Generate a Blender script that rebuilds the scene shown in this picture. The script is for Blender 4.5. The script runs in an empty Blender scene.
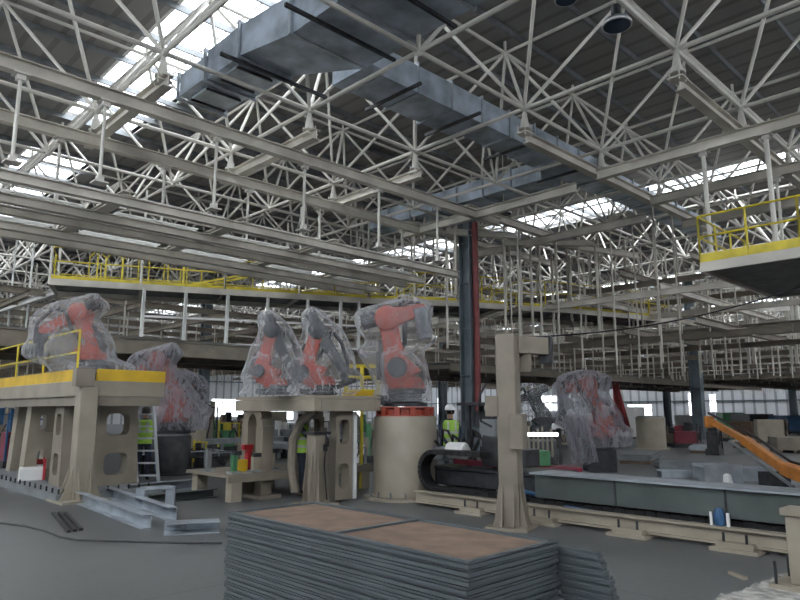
import bpy, bmesh, math, random
from mathutils import Vector, Matrix, noise
random.seed(7)
PI = math.pi
scene = bpy.context.scene
COL = scene.collection

# ------------------------------------------------------------------ camera
FP = 655.0; HZ = 411.0; PIT = math.atan((HZ-300)/FP); HA = math.radians(45.66); EYE = 1.65
cam = bpy.data.cameras.new('camera'); cam_o = bpy.data.objects.new('camera', cam); COL.objects.link(cam_o)
cam.sensor_width = 36; cam.lens = FP/800*36; cam.clip_start = .05; cam.clip_end = 500
cam_o.location = (0, 0, EYE); cam_o.rotation_euler = (PI/2+PIT, 0, HA-PI/2)
scene.camera = cam_o
_F = Vector((math.cos(HA)*math.cos(PIT), math.sin(HA)*math.cos(PIT), math.sin(PIT)))
_R = Vector((math.sin(HA), -math.cos(HA), 0)); _U = _R.cross(_F)
def ray(x, y): return _F*FP+_R*(x-400)+_U*(300-y)
def atz(x, y, z):
    r = ray(x, y); return Vector((0, 0, EYE))+r*((z-EYE)/r.z)
def atd(x, y, d):
    r = ray(x, y); return Vector((0, 0, EYE))+r*(d/math.hypot(r.x, r.y))
def proj(p):
    v = Vector(p)-Vector((0, 0, EYE)); w = v.dot(_F)
    if w < .1: return (-9999, -9999, w)
    return (400+FP*v.dot(_R)/w, 300-FP*v.dot(_U)/w, w)

def atx(px, py, x):
    r = ray(px, py); return Vector((0, 0, EYE))+r*(x/r.x)
def aty(px, py, y):
    r = ray(px, py); return Vector((0, 0, EYE))+r*(y/r.y)
# ------------------------------------------------------------------ materials
def mat(name, col, rough=.6, metal=0., var=.12, scale=3., bump=0., col2=None, detail=4., stretch=None, emit=None):
    m = bpy.data.materials.new(name); m.use_nodes = True
    nt = m.node_tree; N = nt.nodes; L = nt.links
    b = N['Principled BSDF']; b.inputs['Roughness'].default_value = rough; b.inputs['Metallic'].default_value = metal
    tc = N.new('ShaderNodeTexCoord'); mp = N.new('ShaderNodeMapping')
    if stretch: mp.inputs['Scale'].default_value = stretch
    L.new(tc.outputs['Object'], mp.inputs['Vector'])
    n = N.new('ShaderNodeTexNoise'); n.inputs['Scale'].default_value = scale; n.inputs['Detail'].default_value = detail
    L.new(mp.outputs[0], n.inputs['Vector'])
    r = N.new('ShaderNodeValToRGB'); L.new(n.outputs['Fac'], r.inputs['Fac'])
    c2 = col2 or tuple(c*(1-var*1.6) for c in col); c1 = tuple(min(1, c*(1+var)) for c in col)
    r.color_ramp.elements[0].position = .35; r.color_ramp.elements[1].position = .65
    r.color_ramp.elements[0].color = (*c2, 1); r.color_ramp.elements[1].color = (*c1, 1)
    L.new(r.outputs[0], b.inputs['Base Color'])
    if bump:
        bp = N.new('ShaderNodeBump'); bp.inputs['Strength'].default_value = bump; bp.inputs['Distance'].default_value = .02
        L.new(n.outputs['Fac'], bp.inputs['Height']); L.new(bp.outputs[0], b.inputs['Normal'])
    if emit:
        b.inputs['Emission Color'].default_value = (*emit[0], 1); b.inputs['Emission Strength'].default_value = emit[1]
    return m
M = {}
M['tube'] = mat('cream_tube', (.62, .595, .54), .45, 0, .08, 1.5)
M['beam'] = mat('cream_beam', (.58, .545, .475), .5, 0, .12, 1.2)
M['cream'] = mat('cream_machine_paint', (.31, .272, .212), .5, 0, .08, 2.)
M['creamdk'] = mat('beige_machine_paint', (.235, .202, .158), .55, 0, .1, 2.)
M['white'] = mat('white_paint', (.72, .72, .70), .5, 0, .06, 2.)
M['galv'] = mat('galvanised_sheet', (.40, .44, .48), .42, .55, .16, 2.2, detail=8.)
M['duct'] = mat('duct_sheet', (.42, .48, .55), .42, .45, .25, 1.3, detail=10.)
M['steel'] = mat('grey_steel', (.22, .235, .245), .5, .3, .12, 3.)
M['beamgrey'] = mat('grey_green_paint', (.085, .1, .095), .42, .1, .12, 1.6)
M['columngrey'] = mat('blue_grey_column_paint', (.13, .16, .18), .5, 0, .12, 1.)
M['dark'] = mat('dark_machine', (.035, .037, .042), .45, .2, .3, 6.)
M['black'] = mat('black_rubber', (.014, .014, .016), .5, 0, .2, 8.)
M['orange'] = mat('orange_robot_paint', (.33, .06, .038), .38, 0, .12, 4.)
M['orange2'] = mat('orange_lift_paint', (.52, .19, .03), .45, 0, .12, 4.)
M['yellow'] = mat('yellow_safety_paint', (.62, .50, .035), .5, 0, .15, 2.)
M['yellowbeam'] = mat('amber_yellow_paint', (.66, .42, .02), .5, 0, .1, 2.)
M['red'] = mat('red_paint', (.42, .022, .03), .45, 0, .12, 3.)
M['redpipe'] = mat('dull_red_pipe', (.20, .035, .035), .5, 0, .15, 2.)
M['maroon'] = mat('maroon_paint', (.20, .015, .035), .35, 0, .15, 3.)
M['blue'] = mat('blue_paint', (.03, .10, .22), .5, 0, .15, 3.)
M['green'] = mat('green_paint', (.06, .20, .09), .5, 0, .15, 3.)
M['wood'] = mat('brown_board', (.19, .13, .092), .8, 0, .12, 5., .15, detail=8., col2=(.14, .095, .068))
M['panelframe'] = mat('panel_frame_grey', (.115, .132, .14), .5, .35, .1, 3., stretch=(1, 1, 8))
M['film_dark'] = mat('grey_foil', (.20, .21, .23), .3, .2, .2, 5., .3)
M['vest'] = mat('hi_vis_vest', (.42, .70, .10), .8, 0, .1, 8.)
M['silver'] = mat('reflective_tape', (.6, .6, .6), .35, .3, .1, 8.)
M['helmet'] = mat('white_helmet', (.80, .80, .80), .3, 0, .03, 8.)
M['skin'] = mat('skin', (.42, .25, .17), .6, 0, .06, 10.)
M['hair'] = mat('black_hair', (.02, .018, .016), .6, 0, .2, 40.)
M['cloth'] = mat('dark_work_clothes', (.03, .035, .05), .85, 0, .2, 6.)
M['alu'] = mat('ladder_aluminium', (.66, .68, .70), .35, .5, .06, 3.)
M['deck'] = mat('platform_deck', (.17, .17, .16), .65, .2, .15, 3.)
M['grout'] = mat('pale_grout', (.42, .41, .38), .85, 0, .3, 9., .4)
M['paper'] = mat('white_card', (.8, .8, .78), .7, 0, .03, 3.)
M['lampglow'] = mat('lamp_tube', (.9, .9, .9), .4, 0, .0, 3., emit=((.95, .97, 1.), 2.2))
M['glassblue'] = mat('dark_glass_lens', (.03, .05, .09), .1, 0, .1, 3.)

def floor_mat():
    m = bpy.data.materials.new('concrete_floor'); m.use_nodes = True
    nt = m.node_tree; N = nt.nodes; L = nt.links; b = N['Principled BSDF']
    tc = N.new('ShaderNodeTexCoord')
    n1 = N.new('ShaderNodeTexNoise'); n1.inputs['Scale'].default_value = .45; n1.inputs['Detail'].default_value = 8
    n2 = N.new('ShaderNodeTexNoise'); n2.inputs['Scale'].default_value = 14; n2.inputs['Detail'].default_value = 6
    L.new(tc.outputs['Object'], n1.inputs['Vector']); L.new(tc.outputs['Object'], n2.inputs['Vector'])
    mx = N.new('ShaderNodeMath'); mx.operation = 'MULTIPLY_ADD'; mx.inputs[1].default_value = .25
    L.new(n2.outputs['Fac'], mx.inputs[0]); L.new(n1.outputs['Fac'], mx.inputs[2])
    r = N.new('ShaderNodeValToRGB'); r.color_ramp.elements[0].position = .48; r.color_ramp.elements[1].position = .78
    r.color_ramp.elements[0].color = (.092, .095, .094, 1); r.color_ramp.elements[1].color = (.14, .144, .146, 1)
    L.new(mx.outputs[0], r.inputs[0])
    # expansion joints every 6 m
    sx = N.new('ShaderNodeSeparateXYZ'); L.new(tc.outputs['Object'], sx.inputs[0])
    outs = []
    for a in 'XY':
        mo = N.new('ShaderNodeMath'); mo.operation = 'PINGPONG'; mo.inputs[1].default_value = 3.0
        L.new(sx.outputs[a], mo.inputs[0])
        lt = N.new('ShaderNodeMath'); lt.operation = 'LESS_THAN'; lt.inputs[1].default_value = .006
        L.new(mo.outputs[0], lt.inputs[0]); outs.append(lt)
    mxx = N.new('ShaderNodeMath'); mxx.operation = 'MAXIMUM'; L.new(outs[0].outputs[0], mxx.inputs[0]); L.new(outs[1].outputs[0], mxx.inputs[1])
    mc = N.new('ShaderNodeMixRGB'); mc.inputs[2].default_value = (.05, .05, .05, 1)
    L.new(mxx.outputs[0], mc.inputs[0]); L.new(r.outputs[0], mc.inputs[1]); L.new(mc.outputs[0], b.inputs['Base Color'])
    rr = N.new('ShaderNodeMapRange'); rr.inputs[3].default_value = .30; rr.inputs[4].default_value = .55
    L.new(n1.outputs['Fac'], rr.inputs[0]); L.new(rr.outputs[0], b.inputs['Roughness'])
    return m
M['floor'] = floor_mat()

def ribbed(name, c1, c2, axis, period, rough=.6):
    m = bpy.data.materials.new(name); m.use_nodes = True
    nt = m.node_tree; N = nt.nodes; L = nt.links; b = N['Principled BSDF']; b.inputs['Roughness'].default_value = rough
    tc = N.new('ShaderNodeTexCoord'); sx = N.new('ShaderNodeSeparateXYZ'); L.new(tc.outputs['Object'], sx.inputs[0])
    pp = N.new('ShaderNodeMath'); pp.operation = 'PINGPONG'; pp.inputs[1].default_value = period/2; L.new(sx.outputs[axis], pp.inputs[0])
    lt = N.new('ShaderNodeMath'); lt.operation = 'LESS_THAN'; lt.inputs[1].default_value = period*.12; L.new(pp.outputs[0], lt.inputs[0])
    n = N.new('ShaderNodeTexNoise'); n.inputs['Scale'].default_value = .4; L.new(tc.outputs['Object'], n.inputs['Vector'])
    mc = N.new('ShaderNodeMixRGB'); mc.inputs[1].default_value = (*c1, 1); mc.inputs[2].default_value = (*c2, 1); L.new(lt.outputs[0], mc.inputs[0])
    m2 = N.new('ShaderNodeMixRGB'); m2.blend_type = 'MULTIPLY'; m2.inputs[0].default_value = .35
    L.new(mc.outputs[0], m2.inputs[1]); L.new(n.outputs['Fac'], m2.inputs[2]); L.new(m2.outputs[0], b.inputs['Base Color'])
    return m
M['roof'] = ribbed('profiled_roof_deck', (.34, .325, .31), (.24, .23, .22), 'X', .8)
M['wall'] = ribbed('wall_cladding', (.74, .76, .78), (.36, .38, .40), 'X', 1.2)
M['wall2'] = ribbed('wall_cladding_side', (.74, .76, .79), (.36, .38, .40), 'Y', 1.2)

def pane_mat():
    m = bpy.data.materials.new('skylight_pane'); m.use_nodes = True
    nt = m.node_tree; N = nt.nodes; L = nt.links; N.remove(N['Principled BSDF']); out = N['Material Output']
    t = N.new('ShaderNodeBsdfTransparent'); t.inputs[0].default_value = (.96, .98, 1, 1)
    d = N.new('ShaderNodeBsdfTranslucent'); d.inputs[0].default_value = (.9, .93, .96, 1)
    mx = N.new('ShaderNodeMixShader'); mx.inputs[0].default_value = .2
    L.new(t.outputs[0], mx.inputs[1]); L.new(d.outputs[0], mx.inputs[2]); L.new(mx.outputs[0], out.inputs[0])
    return m
M['pane'] = pane_mat()
def milky():
    m = bpy.data.materials.new('milky_sheet'); m.use_nodes = True
    nt = m.node_tree; N = nt.nodes; L = nt.links; N.remove(N['Principled BSDF'])
    t = N.new('ShaderNodeBsdfTranslucent'); t.inputs[0].default_value = (.93, .93, .91, 1)
    d = N.new('ShaderNodeBsdfDiffuse'); d.inputs[0].default_value = (.85, .85, .83, 1); mx = N.new('ShaderNodeMixShader'); mx.inputs[0].default_value = .35
    L.new(t.outputs[0], mx.inputs[1]); L.new(d.outputs[0], mx.inputs[2]); L.new(mx.outputs[0], N['Material Output'].inputs[0]); return m
M['milky'] = milky()

def film_mat(name, tint=(.82, .83, .86), lo=.16, hi=.62, seed=0.):
    m = bpy.data.materials.new(name); m.use_nodes = True
    nt = m.node_tree; N = nt.nodes; L = nt.links; out = N['Material Output']
    df = N['Principled BSDF']; df.inputs['Base Color'].default_value = (*tint, 1); df.inputs['Roughness'].default_value = .35
    tl = N.new('ShaderNodeBsdfTranslucent'); tl.inputs[0].default_value = (*tint, 1); b = N.new('ShaderNodeMixShader'); b.inputs[0].default_value = .4
    L.new(df.outputs[0], b.inputs[1]); L.new(tl.outputs[0], b.inputs[2])
    t = N.new('ShaderNodeBsdfTransparent')
    tc = N.new('ShaderNodeTexCoord'); mp = N.new('ShaderNodeMapping'); mp.inputs['Scale'].default_value = (3.4, 3.4, 1.1); mp.inputs['Location'].default_value = (seed, seed, 0)
    L.new(tc.outputs['Object'], mp.inputs[0])
    n = N.new('ShaderNodeTexNoise'); n.inputs['Scale'].default_value = 2.2; n.inputs['Detail'].default_value = 7; n.inputs['Distortion'].default_value = 1.2
    L.new(mp.outputs[0], n.inputs['Vector'])
    r = N.new('ShaderNodeMapRange'); r.inputs[1].default_value = .38; r.inputs[2].default_value = .66; r.inputs[3].default_value = lo; r.inputs[4].default_value = hi
    L.new(n.outputs['Fac'], r.inputs[0])
    lw = N.new('ShaderNodeLayerWeight'); lw.inputs[0].default_value = .35
    ad = N.new('ShaderNodeMath'); ad.operation = 'MULTIPLY_ADD'; ad.inputs[1].default_value = .36; ad.use_clamp = True
    L.new(lw.outputs['Facing'], ad.inputs[0]); L.new(r.outputs[0], ad.inputs[2])
    bp = N.new('ShaderNodeBump'); bp.inputs['Strength'].default_value = .6; bp.inputs['Distance'].default_value = .03
    L.new(n.outputs['Fac'], bp.inputs['Height']); L.new(bp.outputs[0], df.inputs['Normal'])
    mx = N.new('ShaderNodeMixShader'); L.new(ad.outputs[0], mx.inputs[0]); L.new(t.outputs[0], mx.inputs[1]); L.new(b.outputs[0], mx.inputs[2])
    L.new(mx.outputs[0], out.inputs[0]); return m
M['film'] = film_mat('clear_plastic_film', lo=.06, hi=.27)
M['film2'] = film_mat('cloudy_plastic_film', (.45, .445, .49), .31, .56, 3.)

def body_mat(name, jacket, trousers):
    m = bpy.data.materials.new(name); m.use_nodes = True
    nt = m.node_tree; N = nt.nodes; L = nt.links; b = N['Principled BSDF']; b.inputs['Roughness'].default_value = .8
    tc = N.new('ShaderNodeTexCoord'); sx = N.new('ShaderNodeSeparateXYZ'); L.new(tc.outputs['Object'], sx.inputs[0])
    r = N.new('ShaderNodeValToRGB'); r.color_ramp.interpolation = 'CONSTANT'
    e = r.color_ramp.elements; e[0].position = 0; e[0].color = (.02, .02, .02, 1); e[1].position = .05; e[1].color = (*trousers, 1)
    k = e.new(.47); k.color = (*jacket, 1); k = e.new(.735); k.color = (.42, .25, .17, 1)
    mr = N.new('ShaderNodeMapRange'); mr.inputs[1].default_value = 0; mr.inputs[2].default_value = 2.0
    L.new(sx.outputs['Z'], mr.inputs[0]); L.new(mr.outputs[0], r.inputs[0]); L.new(r.outputs[0], b.inputs['Base Color'])
    return m
M['body'] = body_mat('worker_clothes', (.03, .04, .07), (.03, .035, .06))

# ------------------------------------------------------------------ mesh builder
class MB:
    def __init__(s): s.v = []; s.f = []
    def add(s, vs, fs):
        o = len(s.v); s.v += [Vector(v) for v in vs]; s.f += [tuple(i+o for i in f) for f in fs]; return s
    def box(s, c, d, rz=0., mtx=None):
        hx, hy, hz = d[0]/2, d[1]/2, d[2]/2
        vs = [Vector((x, y, z)) for x in (-hx, hx) for y in (-hy, hy) for z in (-hz, hz)]
        R = mtx or Matrix.Rotation(rz, 3, 'Z'); c = Vector(c)
        return s.add([c+R@v for v in vs], [(0, 1, 3, 2), (4, 6, 7, 5), (0, 4, 5, 1), (2, 3, 7, 6), (0, 2, 6, 4), (1, 5, 7, 3)])
    def frame(s, p0, p1):
        p0 = Vector(p0); p1 = Vector(p1); d = (p1-p0).normalized()
        up = Vector((0, 0, 1)) if abs(d.z) < .95 else Vector((0, 1, 0))
        r = d.cross(up).normalized(); u = r.cross(d); return p0, p1, d, r, u
    def sweep(s, prof, p0, p1, cap=True):
        p0, p1, d, r, u = s.frame(p0, p1); n = len(prof)
        vs = [p0+r*a+u*b for a, b in prof]+[p1+r*a+u*b for a, b in prof]
        fs = [(i, (i+1) % n, n+(i+1) % n, n+i) for i in range(n)]
        if cap: fs += [tuple(range(n-1, -1, -1)), tuple(range(n, 2*n))]
        return s.add(vs, fs)
    def bar(s, p0, p1, w, h=None):
        h = h or w; return s.sweep([(-w/2, -h/2), (w/2, -h/2), (w/2, h/2), (-w/2, h/2)], p0, p1)
    def ibeam(s, p0, p1, w, h, t=.02):
        a, b, c = w/2, h/2, t/2
        pr = [(-a, -b), (a, -b), (a, -b+t), (c, -b+t), (c, b-t), (a, b-t), (a, b), (-a, b), (-a, b-t), (-c, b-t), (-c, -b+t), (-a, -b+t)]
        return s.sweep(pr, p0, p1)
    def channel(s, p0, p1, w, h, t=.012, flip=1):
        a, b = w/2, h/2
        pr = [(-a, -b), (a, -b), (a, -b+t), (-a+t, -b+t), (-a+t, b-t), (a, b-t), (a, b), (-a, b)]
        if flip < 0: pr = [(-x, y) for x, y in pr][::-1]
        return s.sweep(pr, p0, p1)
    def tube(s, p0, p1, r, n=8, r2=None):
        p0, p1, d, a, b = s.frame(p0, p1); r2 = r if r2 is None else r2
        cs = [(math.cos(2*PI*i/n), math.sin(2*PI*i/n)) for i in range(n)]
        vs = [p0+(a*c+b*q)*r for c, q in cs]+[p1+(a*c+b*q)*r2 for c, q in cs]
        return s.add(vs, [(i, (i+1) % n, n+(i+1) % n, n+i) for i in range(n)]+[tuple(range(n-1, -1, -1)), tuple(range(n, 2*n))])
    def path(s, pts, r, n=6):
        pts = [Vector(p) for p in pts]; rings = []
        for i, p in enumerate(pts):
            d = (pts[min(i+1, len(pts)-1)]-pts[max(i-1, 0)]).normalized()
            up = Vector((0, 0, 1)) if abs(d.z) < .9 else Vector((0, 1, 0))
            a = d.cross(up).normalized(); b = a.cross(d)
            rr = r[i] if isinstance(r, (list, tuple)) else r
            rings.append([p+(a*math.cos(2*PI*k/n)+b*math.sin(2*PI*k/n))*rr for k in range(n)])
        vs = [v for R in rings for v in R]; m = len(pts)
        fs = [(i*n+k, i*n+(k+1) % n, (i+1)*n+(k+1) % n, (i+1)*n+k) for i in range(m-1) for k in range(n)]
        return s.add(vs, fs+[tuple(range(n-1, -1, -1)), tuple((m-1)*n+k for k in range(n))])
    def lathe(s, c, prof, n=24, axis='Z'):
        c = Vector(c); vs = []
        for r, z in prof:
            for k in range(n):
                a = 2*PI*k/n
                q = (r*math.cos(a), r*math.sin(a), z)
                if axis == 'X': q = (z, r*math.cos(a), r*math.sin(a))
                if axis == 'Y': q = (r*math.cos(a), z, r*math.sin(a))
                vs.append(c+Vector(q))
        m = len(prof)
        fs = [(i*n+k, i*n+(k+1) % n, (i+1)*n+(k+1) % n, (i+1)*n+k) for i in range(m-1) for k in range(n)]
        return s.add(vs, fs+[tuple(range(n-1, -1, -1)), tuple((m-1)*n+k for k in range(n))])
    def prism(s, poly, p, ax, bx, ex):      # polygon in the plane (ax, bx) at p, extruded by ex
        p = Vector(p); ax = Vector(ax); bx = Vector(bx); ex = Vector(ex); n = len(poly)
        a = [p+ax*u+bx*v for u, v in poly]
        return s.add(a+[q+ex for q in a], [tuple(range(n-1, -1, -1)), tuple(range(n, 2*n))]+[(i, (i+1) % n, n+(i+1) % n, n+i) for i in range(n)])
    def ball(s, c, r, n=10, m=6, sc=(1, 1, 1)):
        c = Vector(c); vs = [c+Vector((0, 0, -r*sc[2]))]
        for i in range(1, m):
            t = PI*i/m-PI/2
            for k in range(n): vs.append(c+Vector((r*math.cos(t)*math.cos(2*PI*k/n)*sc[0], r*math.cos(t)*math.sin(2*PI*k/n)*sc[1], r*math.sin(t)*sc[2])))
        vs.append(c+Vector((0, 0, r*sc[2]))); e = len(vs)-1
        fs = [(0, 1+(k+1) % n, 1+k) for k in range(n)]+[(e, e-n+k, e-n+(k+1) % n) for k in range(n)]
        fs += [(1+i*n+k, 1+i*n+(k+1) % n, 1+(i+1)*n+(k+1) % n, 1+(i+1)*n+k) for i in range(m-2) for k in range(n)]
        return s.add(vs, fs)
    def mesh(s, name, m, off=None, smooth=False):
        me = bpy.data.meshes.new(name)
        me.from_pydata([v-off for v in s.v] if off is not None else s.v, [], s.f)
        bm = bmesh.new(); bm.from_mesh(me); bmesh.ops.recalc_face_normals(bm, faces=bm.faces); bm.to_mesh(me); bm.free()
        if m is not None: me.materials.append(m)
        if smooth:
            me.shade_smooth() if hasattr(me, 'shade_smooth') else None
            try: me.set_sharp_from_angle(angle=math.radians(38))
            except Exception: pass
        return me
    def build(s, name, m, parent=None, smooth=False, bevel=0., world=True):
        """one mesh object; vertices given in world space, unless world is False (then in the parent's own space)"""
        if isinstance(m, str): m = M[m]
        if parent is not None:
            me = s.mesh(name, m, parent_origin(parent) if world else None, smooth)
            o = bpy.data.objects.new(name, me); COL.objects.link(o); o.parent = parent
            o.location = (0, 0, 0)
        else:
            zc = min(v.z for v in s.v); c = Vector((sum(v.x for v in s.v)/len(s.v), sum(v.y for v in s.v)/len(s.v), zc))
            me = s.mesh(name, m, c, smooth); o = bpy.data.objects.new(name, me); COL.objects.link(o); o.location = c
        if bevel:
            b = o.modifiers.new('bevel', 'BEVEL'); b.width = bevel; b.segments = 2; b.limit_method = 'ANGLE'
        return o
def parent_origin(p):
    v = Vector((0, 0, 0))
    while p is not None: v = v+p.location; p = p.parent
    return v
def tag(o, label, cat, group=None, kind=None):
    o['label'] = label; o['category'] = cat
    if group: o['group'] = group
    if kind: o['kind'] = kind
    return o
def thing(name, label, cat, loc=(0, 0, 0), group=None, rz=0.):
    o = bpy.data.objects.new(name, None); COL.objects.link(o); o.location = loc; o.rotation_euler.z = rz; o.empty_display_size = .1
    return tag(o, label, cat, group)
def struct(name, mb, m, parent=None, smooth=False):
    o = mb.build(name, m, parent, smooth)
    if parent is None: o['kind'] = 'structure'
    return o
def kids(o): return [c for c in bpy.data.objects if c.parent == o]
def dup(o, loc=None, rz=None, label=None, parent=None, group=None):
    ch = kids(o); c = o.copy(); COL.objects.link(c)
    if parent is not None: c.parent = parent
    if loc is not None: c.location = loc
    if rz is not None: c.rotation_euler.z = rz
    if label: c['label'] = label
    if group: c['group'] = group
    for k in ch: dup(k, parent=c)
    return c

# ================================================================== SHELL
ZR = 13.55                                    # underside of roof deck
XW, YW = 86.0, 86.0                           # far walls
m = MB().box(((XW-14)/2, (YW-14)/2, -.1), (XW+18, YW+18, .2)); fl = struct('floor', m, 'floor')
strips = [(7.7, 10.5, 9.5, 27.5), (7.7, 10.5, 31.5, 84), (32.6, 36.2, -8, 26), (32.6, 36.2, 29, 84), (57, 61, -8, 84), (-8, -4, -8, 40), (77, 81, -8, 84)]  # last two strips added for light: behind the camera, and brightening the far wall
# roof deck as rectangles that leave the skylights open
xs = sorted(set([-12, XW]+[a for s_ in strips for a in s_[:2]])); m = MB()
for a, b in zip(xs, xs[1:]):
    cuts = sorted((s_[2], s_[3]) for s_ in strips if s_[0] <= a+.01 and s_[1] >= b-.01)
    y = -12
    for c0, c1 in cuts+[(YW, YW)]:
        if c0 > y: m.box(((a+b)/2, (y+c0)/2, ZR+.1), (b-a, c0-y, .2))
        y = c1
struct('ceiling', m, 'roof')
for k, (a, b, c0, c1) in enumerate(strips):
    fr = MB(); n = int((c1-c0)/2)
    for i in range(n+1):
        y = c0+(c1-c0)*i/n; fr.box(((a+b)/2, y, ZR+.22), (b-a, .05, .06))
    for i in range(4): fr.box((a+(b-a)*i/3, (c0+c1)/2, ZR+.22), (.05, c1-c0, .06))
    w = struct('window_%d' % (k+1), fr, 'white')
    MB().box(((a+b)/2, (c0+c1)/2, ZR+.27), (b-a, c1-c0, .01)).build('pane', 'pane', w)
    up = MB()
    for x in (a-.05, b+.05): up.box((x, (c0+c1)/2, ZR+.14), (.1, c1-c0, .34))
    up.build('curb', 'white', w)
# purlins under the deck
m = MB(); y = 1.0
pur = thing('roof_purlins', 'grey roof purlins running under the dark roof deck', 'purlins', (0, 0, ZR-.1))
allp = []
i = 0
while y < YW:
    for (a, b) in ((-3, XW),):
        q = MB().box(((a+b)/2, y, ZR-.1), (b-a, .07, .2)); q.build('purlin', 'steel', pur)
    y += 2.03
# far walls with strip windows
def wall(name, axis, pos, a0, a1, wins, doors):
    m = MB(); cuts = sorted(wins)
    def bx(u0, u1, z0, z1, mb=m, th=.25):
        if axis == 'Y': mb.box(((u0+u1)/2, pos+.12, (z0+z1)/2), (u1-u0, th, z1-z0))
        else: mb.box((pos+.12, (u0+u1)/2, (z0+z1)/2), (th, u1-u0, z1-z0))
    u = a0
    for (u0, u1, z0, z1) in cuts:
        bx(u, u0, 0, ZR); bx(u0, u1, 0, z0) if z0 > 0 else None; bx(u0, u1, z1, ZR); u = u1
    bx(u, a1, 0, ZR)
    o = struct(name, m, 'wall' if axis == 'Y' else 'wall2')
    return bx
wn = 8
def wx(px, axis):
    v = aty(px, 400, YW) if axis == 'Y' else atx(px, 400, XW); return v.x if axis == 'Y' else v.y
back_wins = sorted((wx(a, 'Y'), wx(b, 'Y'), z0, z1) for a, b, z0, z1 in ((212, 244, .8, 3.4), (269, 294, .3, 2.8), (346, 362, .8, 3.2), (398, 405, .8, 3.)))
right_wins = sorted((wx(b, 'X'), wx(a, 'X'), z0, z1) for a, b, z0, z1 in ((437, 447, 1., 4), (541, 557, 1.6, 4.), (627, 651, 1.0, 2.6), (688, 697, .3, 4.0), (709, 716, 1.5, 3.8)))
for axis, pos, wins in (('Y', YW, back_wins), ('X', XW, right_wins)):
    bx = wall('wall_back' if axis == 'Y' else 'wall_right', axis, pos, -12 if axis == 'Y' else -12, (XW+.25) if axis == 'Y' else YW, wins, None)
    for (u0, u1, z0, z1) in wins:
        f = MB()
        for k in range(4): bx(u0+(u1-u0)*k/3-.04, u0+(u1-u0)*k/3+.04, z0, z1, f, .1)
        for z in (z0+.04, (z0+z1)/2, z1-.04): bx(u0, u1, z-.04, z+.04, f, .1)
        w = struct('window_%d' % wn, f, 'white'); wn += 1
        p = MB(); bx(u0, u1, z0, z1, p, .01); p.build('pane', 'pane', w)
for i, (y, a) in enumerate(((YW, 0), (XW, 1))):
    m = MB()
    for z in (2.9, 5.8):
        if a == 0: m.box(((XW-12)/2, YW-.08, z), (XW+12, .12, .16))
        else: m.box((XW-.08, (YW-12)/2, z), (.12, YW+12, .16))
    struct('trim_%d' % (i+1), m, 'columngrey')

# unseen walls behind the camera; high window band added to light the trusses
ZW0, ZW1 = 9.6, 13.0
for nm, ax_ in (('wall_front', 0), ('wall_left', 1)):
    q = MB(); f_ = MB(); pn = MB(); L0, L1 = -12.2, (XW if ax_ == 0 else YW)+.2
    def seg_(mb, u0, u1, z0, z1, th=.2):
        c = ((u0+u1)/2, (z0+z1)/2)
        mb.box((c[0], -12.1, c[1]) if ax_ == 0 else (-12.1, c[0], c[1]), (u1-u0, th, z1-z0) if ax_ == 0 else (th, u1-u0, z1-z0))
    seg_(q, L0, L1, 0, ZW0); seg_(q, L0, L1, ZW1, ZR)
    u = L0
    while u < L1-1: seg_(q, u, u+.6, ZW0, ZW1); u += 6.2
    struct(nm, q, 'wall' if ax_ == 0 else 'wall2')
    u = L0
    while u < L1: seg_(f_, u, u+.08, ZW0, ZW1, .1); u += 1.55
    seg_(f_, L0, L1, 11.25, 11.35, .1)
    w = struct('window_%d' % (6+ax_+14), f_, 'white'); seg_(pn, L0, L1, ZW0, ZW1, .01); pn.build('pane', 'pane', w)
# ================================================================== SPACE FRAME
GX0, GY0, GS = 5.75-4.08*2, 5.38-4.08*2, 4.08
NX, NY = 22, 22
ZB, ZT = 9.65, 12.95
sf = thing('space_frame', 'white tubular space frame of crossing diagonals carrying the whole roof', 'roof truss', (9.83, 9.46, ZB))
def nb(i, j): return Vector((GX0+GS*i, GY0+GS*j, ZB))
def nt_(i, j): return Vector((GX0+GS*(i+.5), GY0+GS*(j+.5), ZT))
B_, T_, D_, S_ = [], [], [], []
for i in range(NX):
    for j in range(NY):
        p = nb(i, j)
        if i < NX-1: B_.append((p, nb(i+1, j)))
        if j < NY-1: B_.append((p, nb(i, j+1)))
        if i < NX-1 and j < NY-1:
            q = nt_(i, j)
            if i < NX-2: T_.append((q, nt_(i+1, j)))
            if j < NY-2: T_.append((q, nt_(i, j+1)))
            for a in (0, 1):
                for b in (0, 1): D_.append((nb(i+a, j+b), q))
            S_.append((q, q+Vector((0, 0, ZR-ZT-.2))))
def seen_score(seg):
    mid = (seg[0]+seg[1])/2; best = 0
    for t in (0, .25, .5, .75, 1):
        x, y, w = proj(seg[0].lerp(seg[1], t))
        if w > 0 and -5 < x < 805 and -5 < y < 400: best = max(best, 1/w)
    return best
def split_parts(segs, name, mat_, r, n=7, cap=100):
    segs = sorted(segs, key=seen_score, reverse=True)
    for a, b in segs[:cap]: MB().tube(a, b, r, n).build(name, mat_, sf, smooth=True)
    m = MB()
    for a, b in segs[cap:]: m.tube(a, b, r, 6)
    o = m.build(name, mat_, sf, smooth=True); o['kind'] = 'stuff'
split_parts(B_, 'bottom_chord', 'tube', .058)
split_parts(T_, 'top_chord', 'tube', .055)
split_parts(D_, 'diagonal_tube', 'tube', .05)
split_parts(S_, 'purlin_post', 'tube', .05, cap=60)
nodes = [(p, p) for p in [nb(i, j) for i in range(NX) for j in range(NY)]+[nt_(i, j) for i in range(NX-1) for j in range(NY-1)]]
nodes.sort(key=seen_score, reverse=True)
for p, _ in nodes[:100]: MB().ball(p, .11, 10, 6).build('ball_node', 'tube', sf, smooth=True)
m = MB()
for p, _ in nodes[100:]: m.ball(p, .11, 6, 4)
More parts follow.
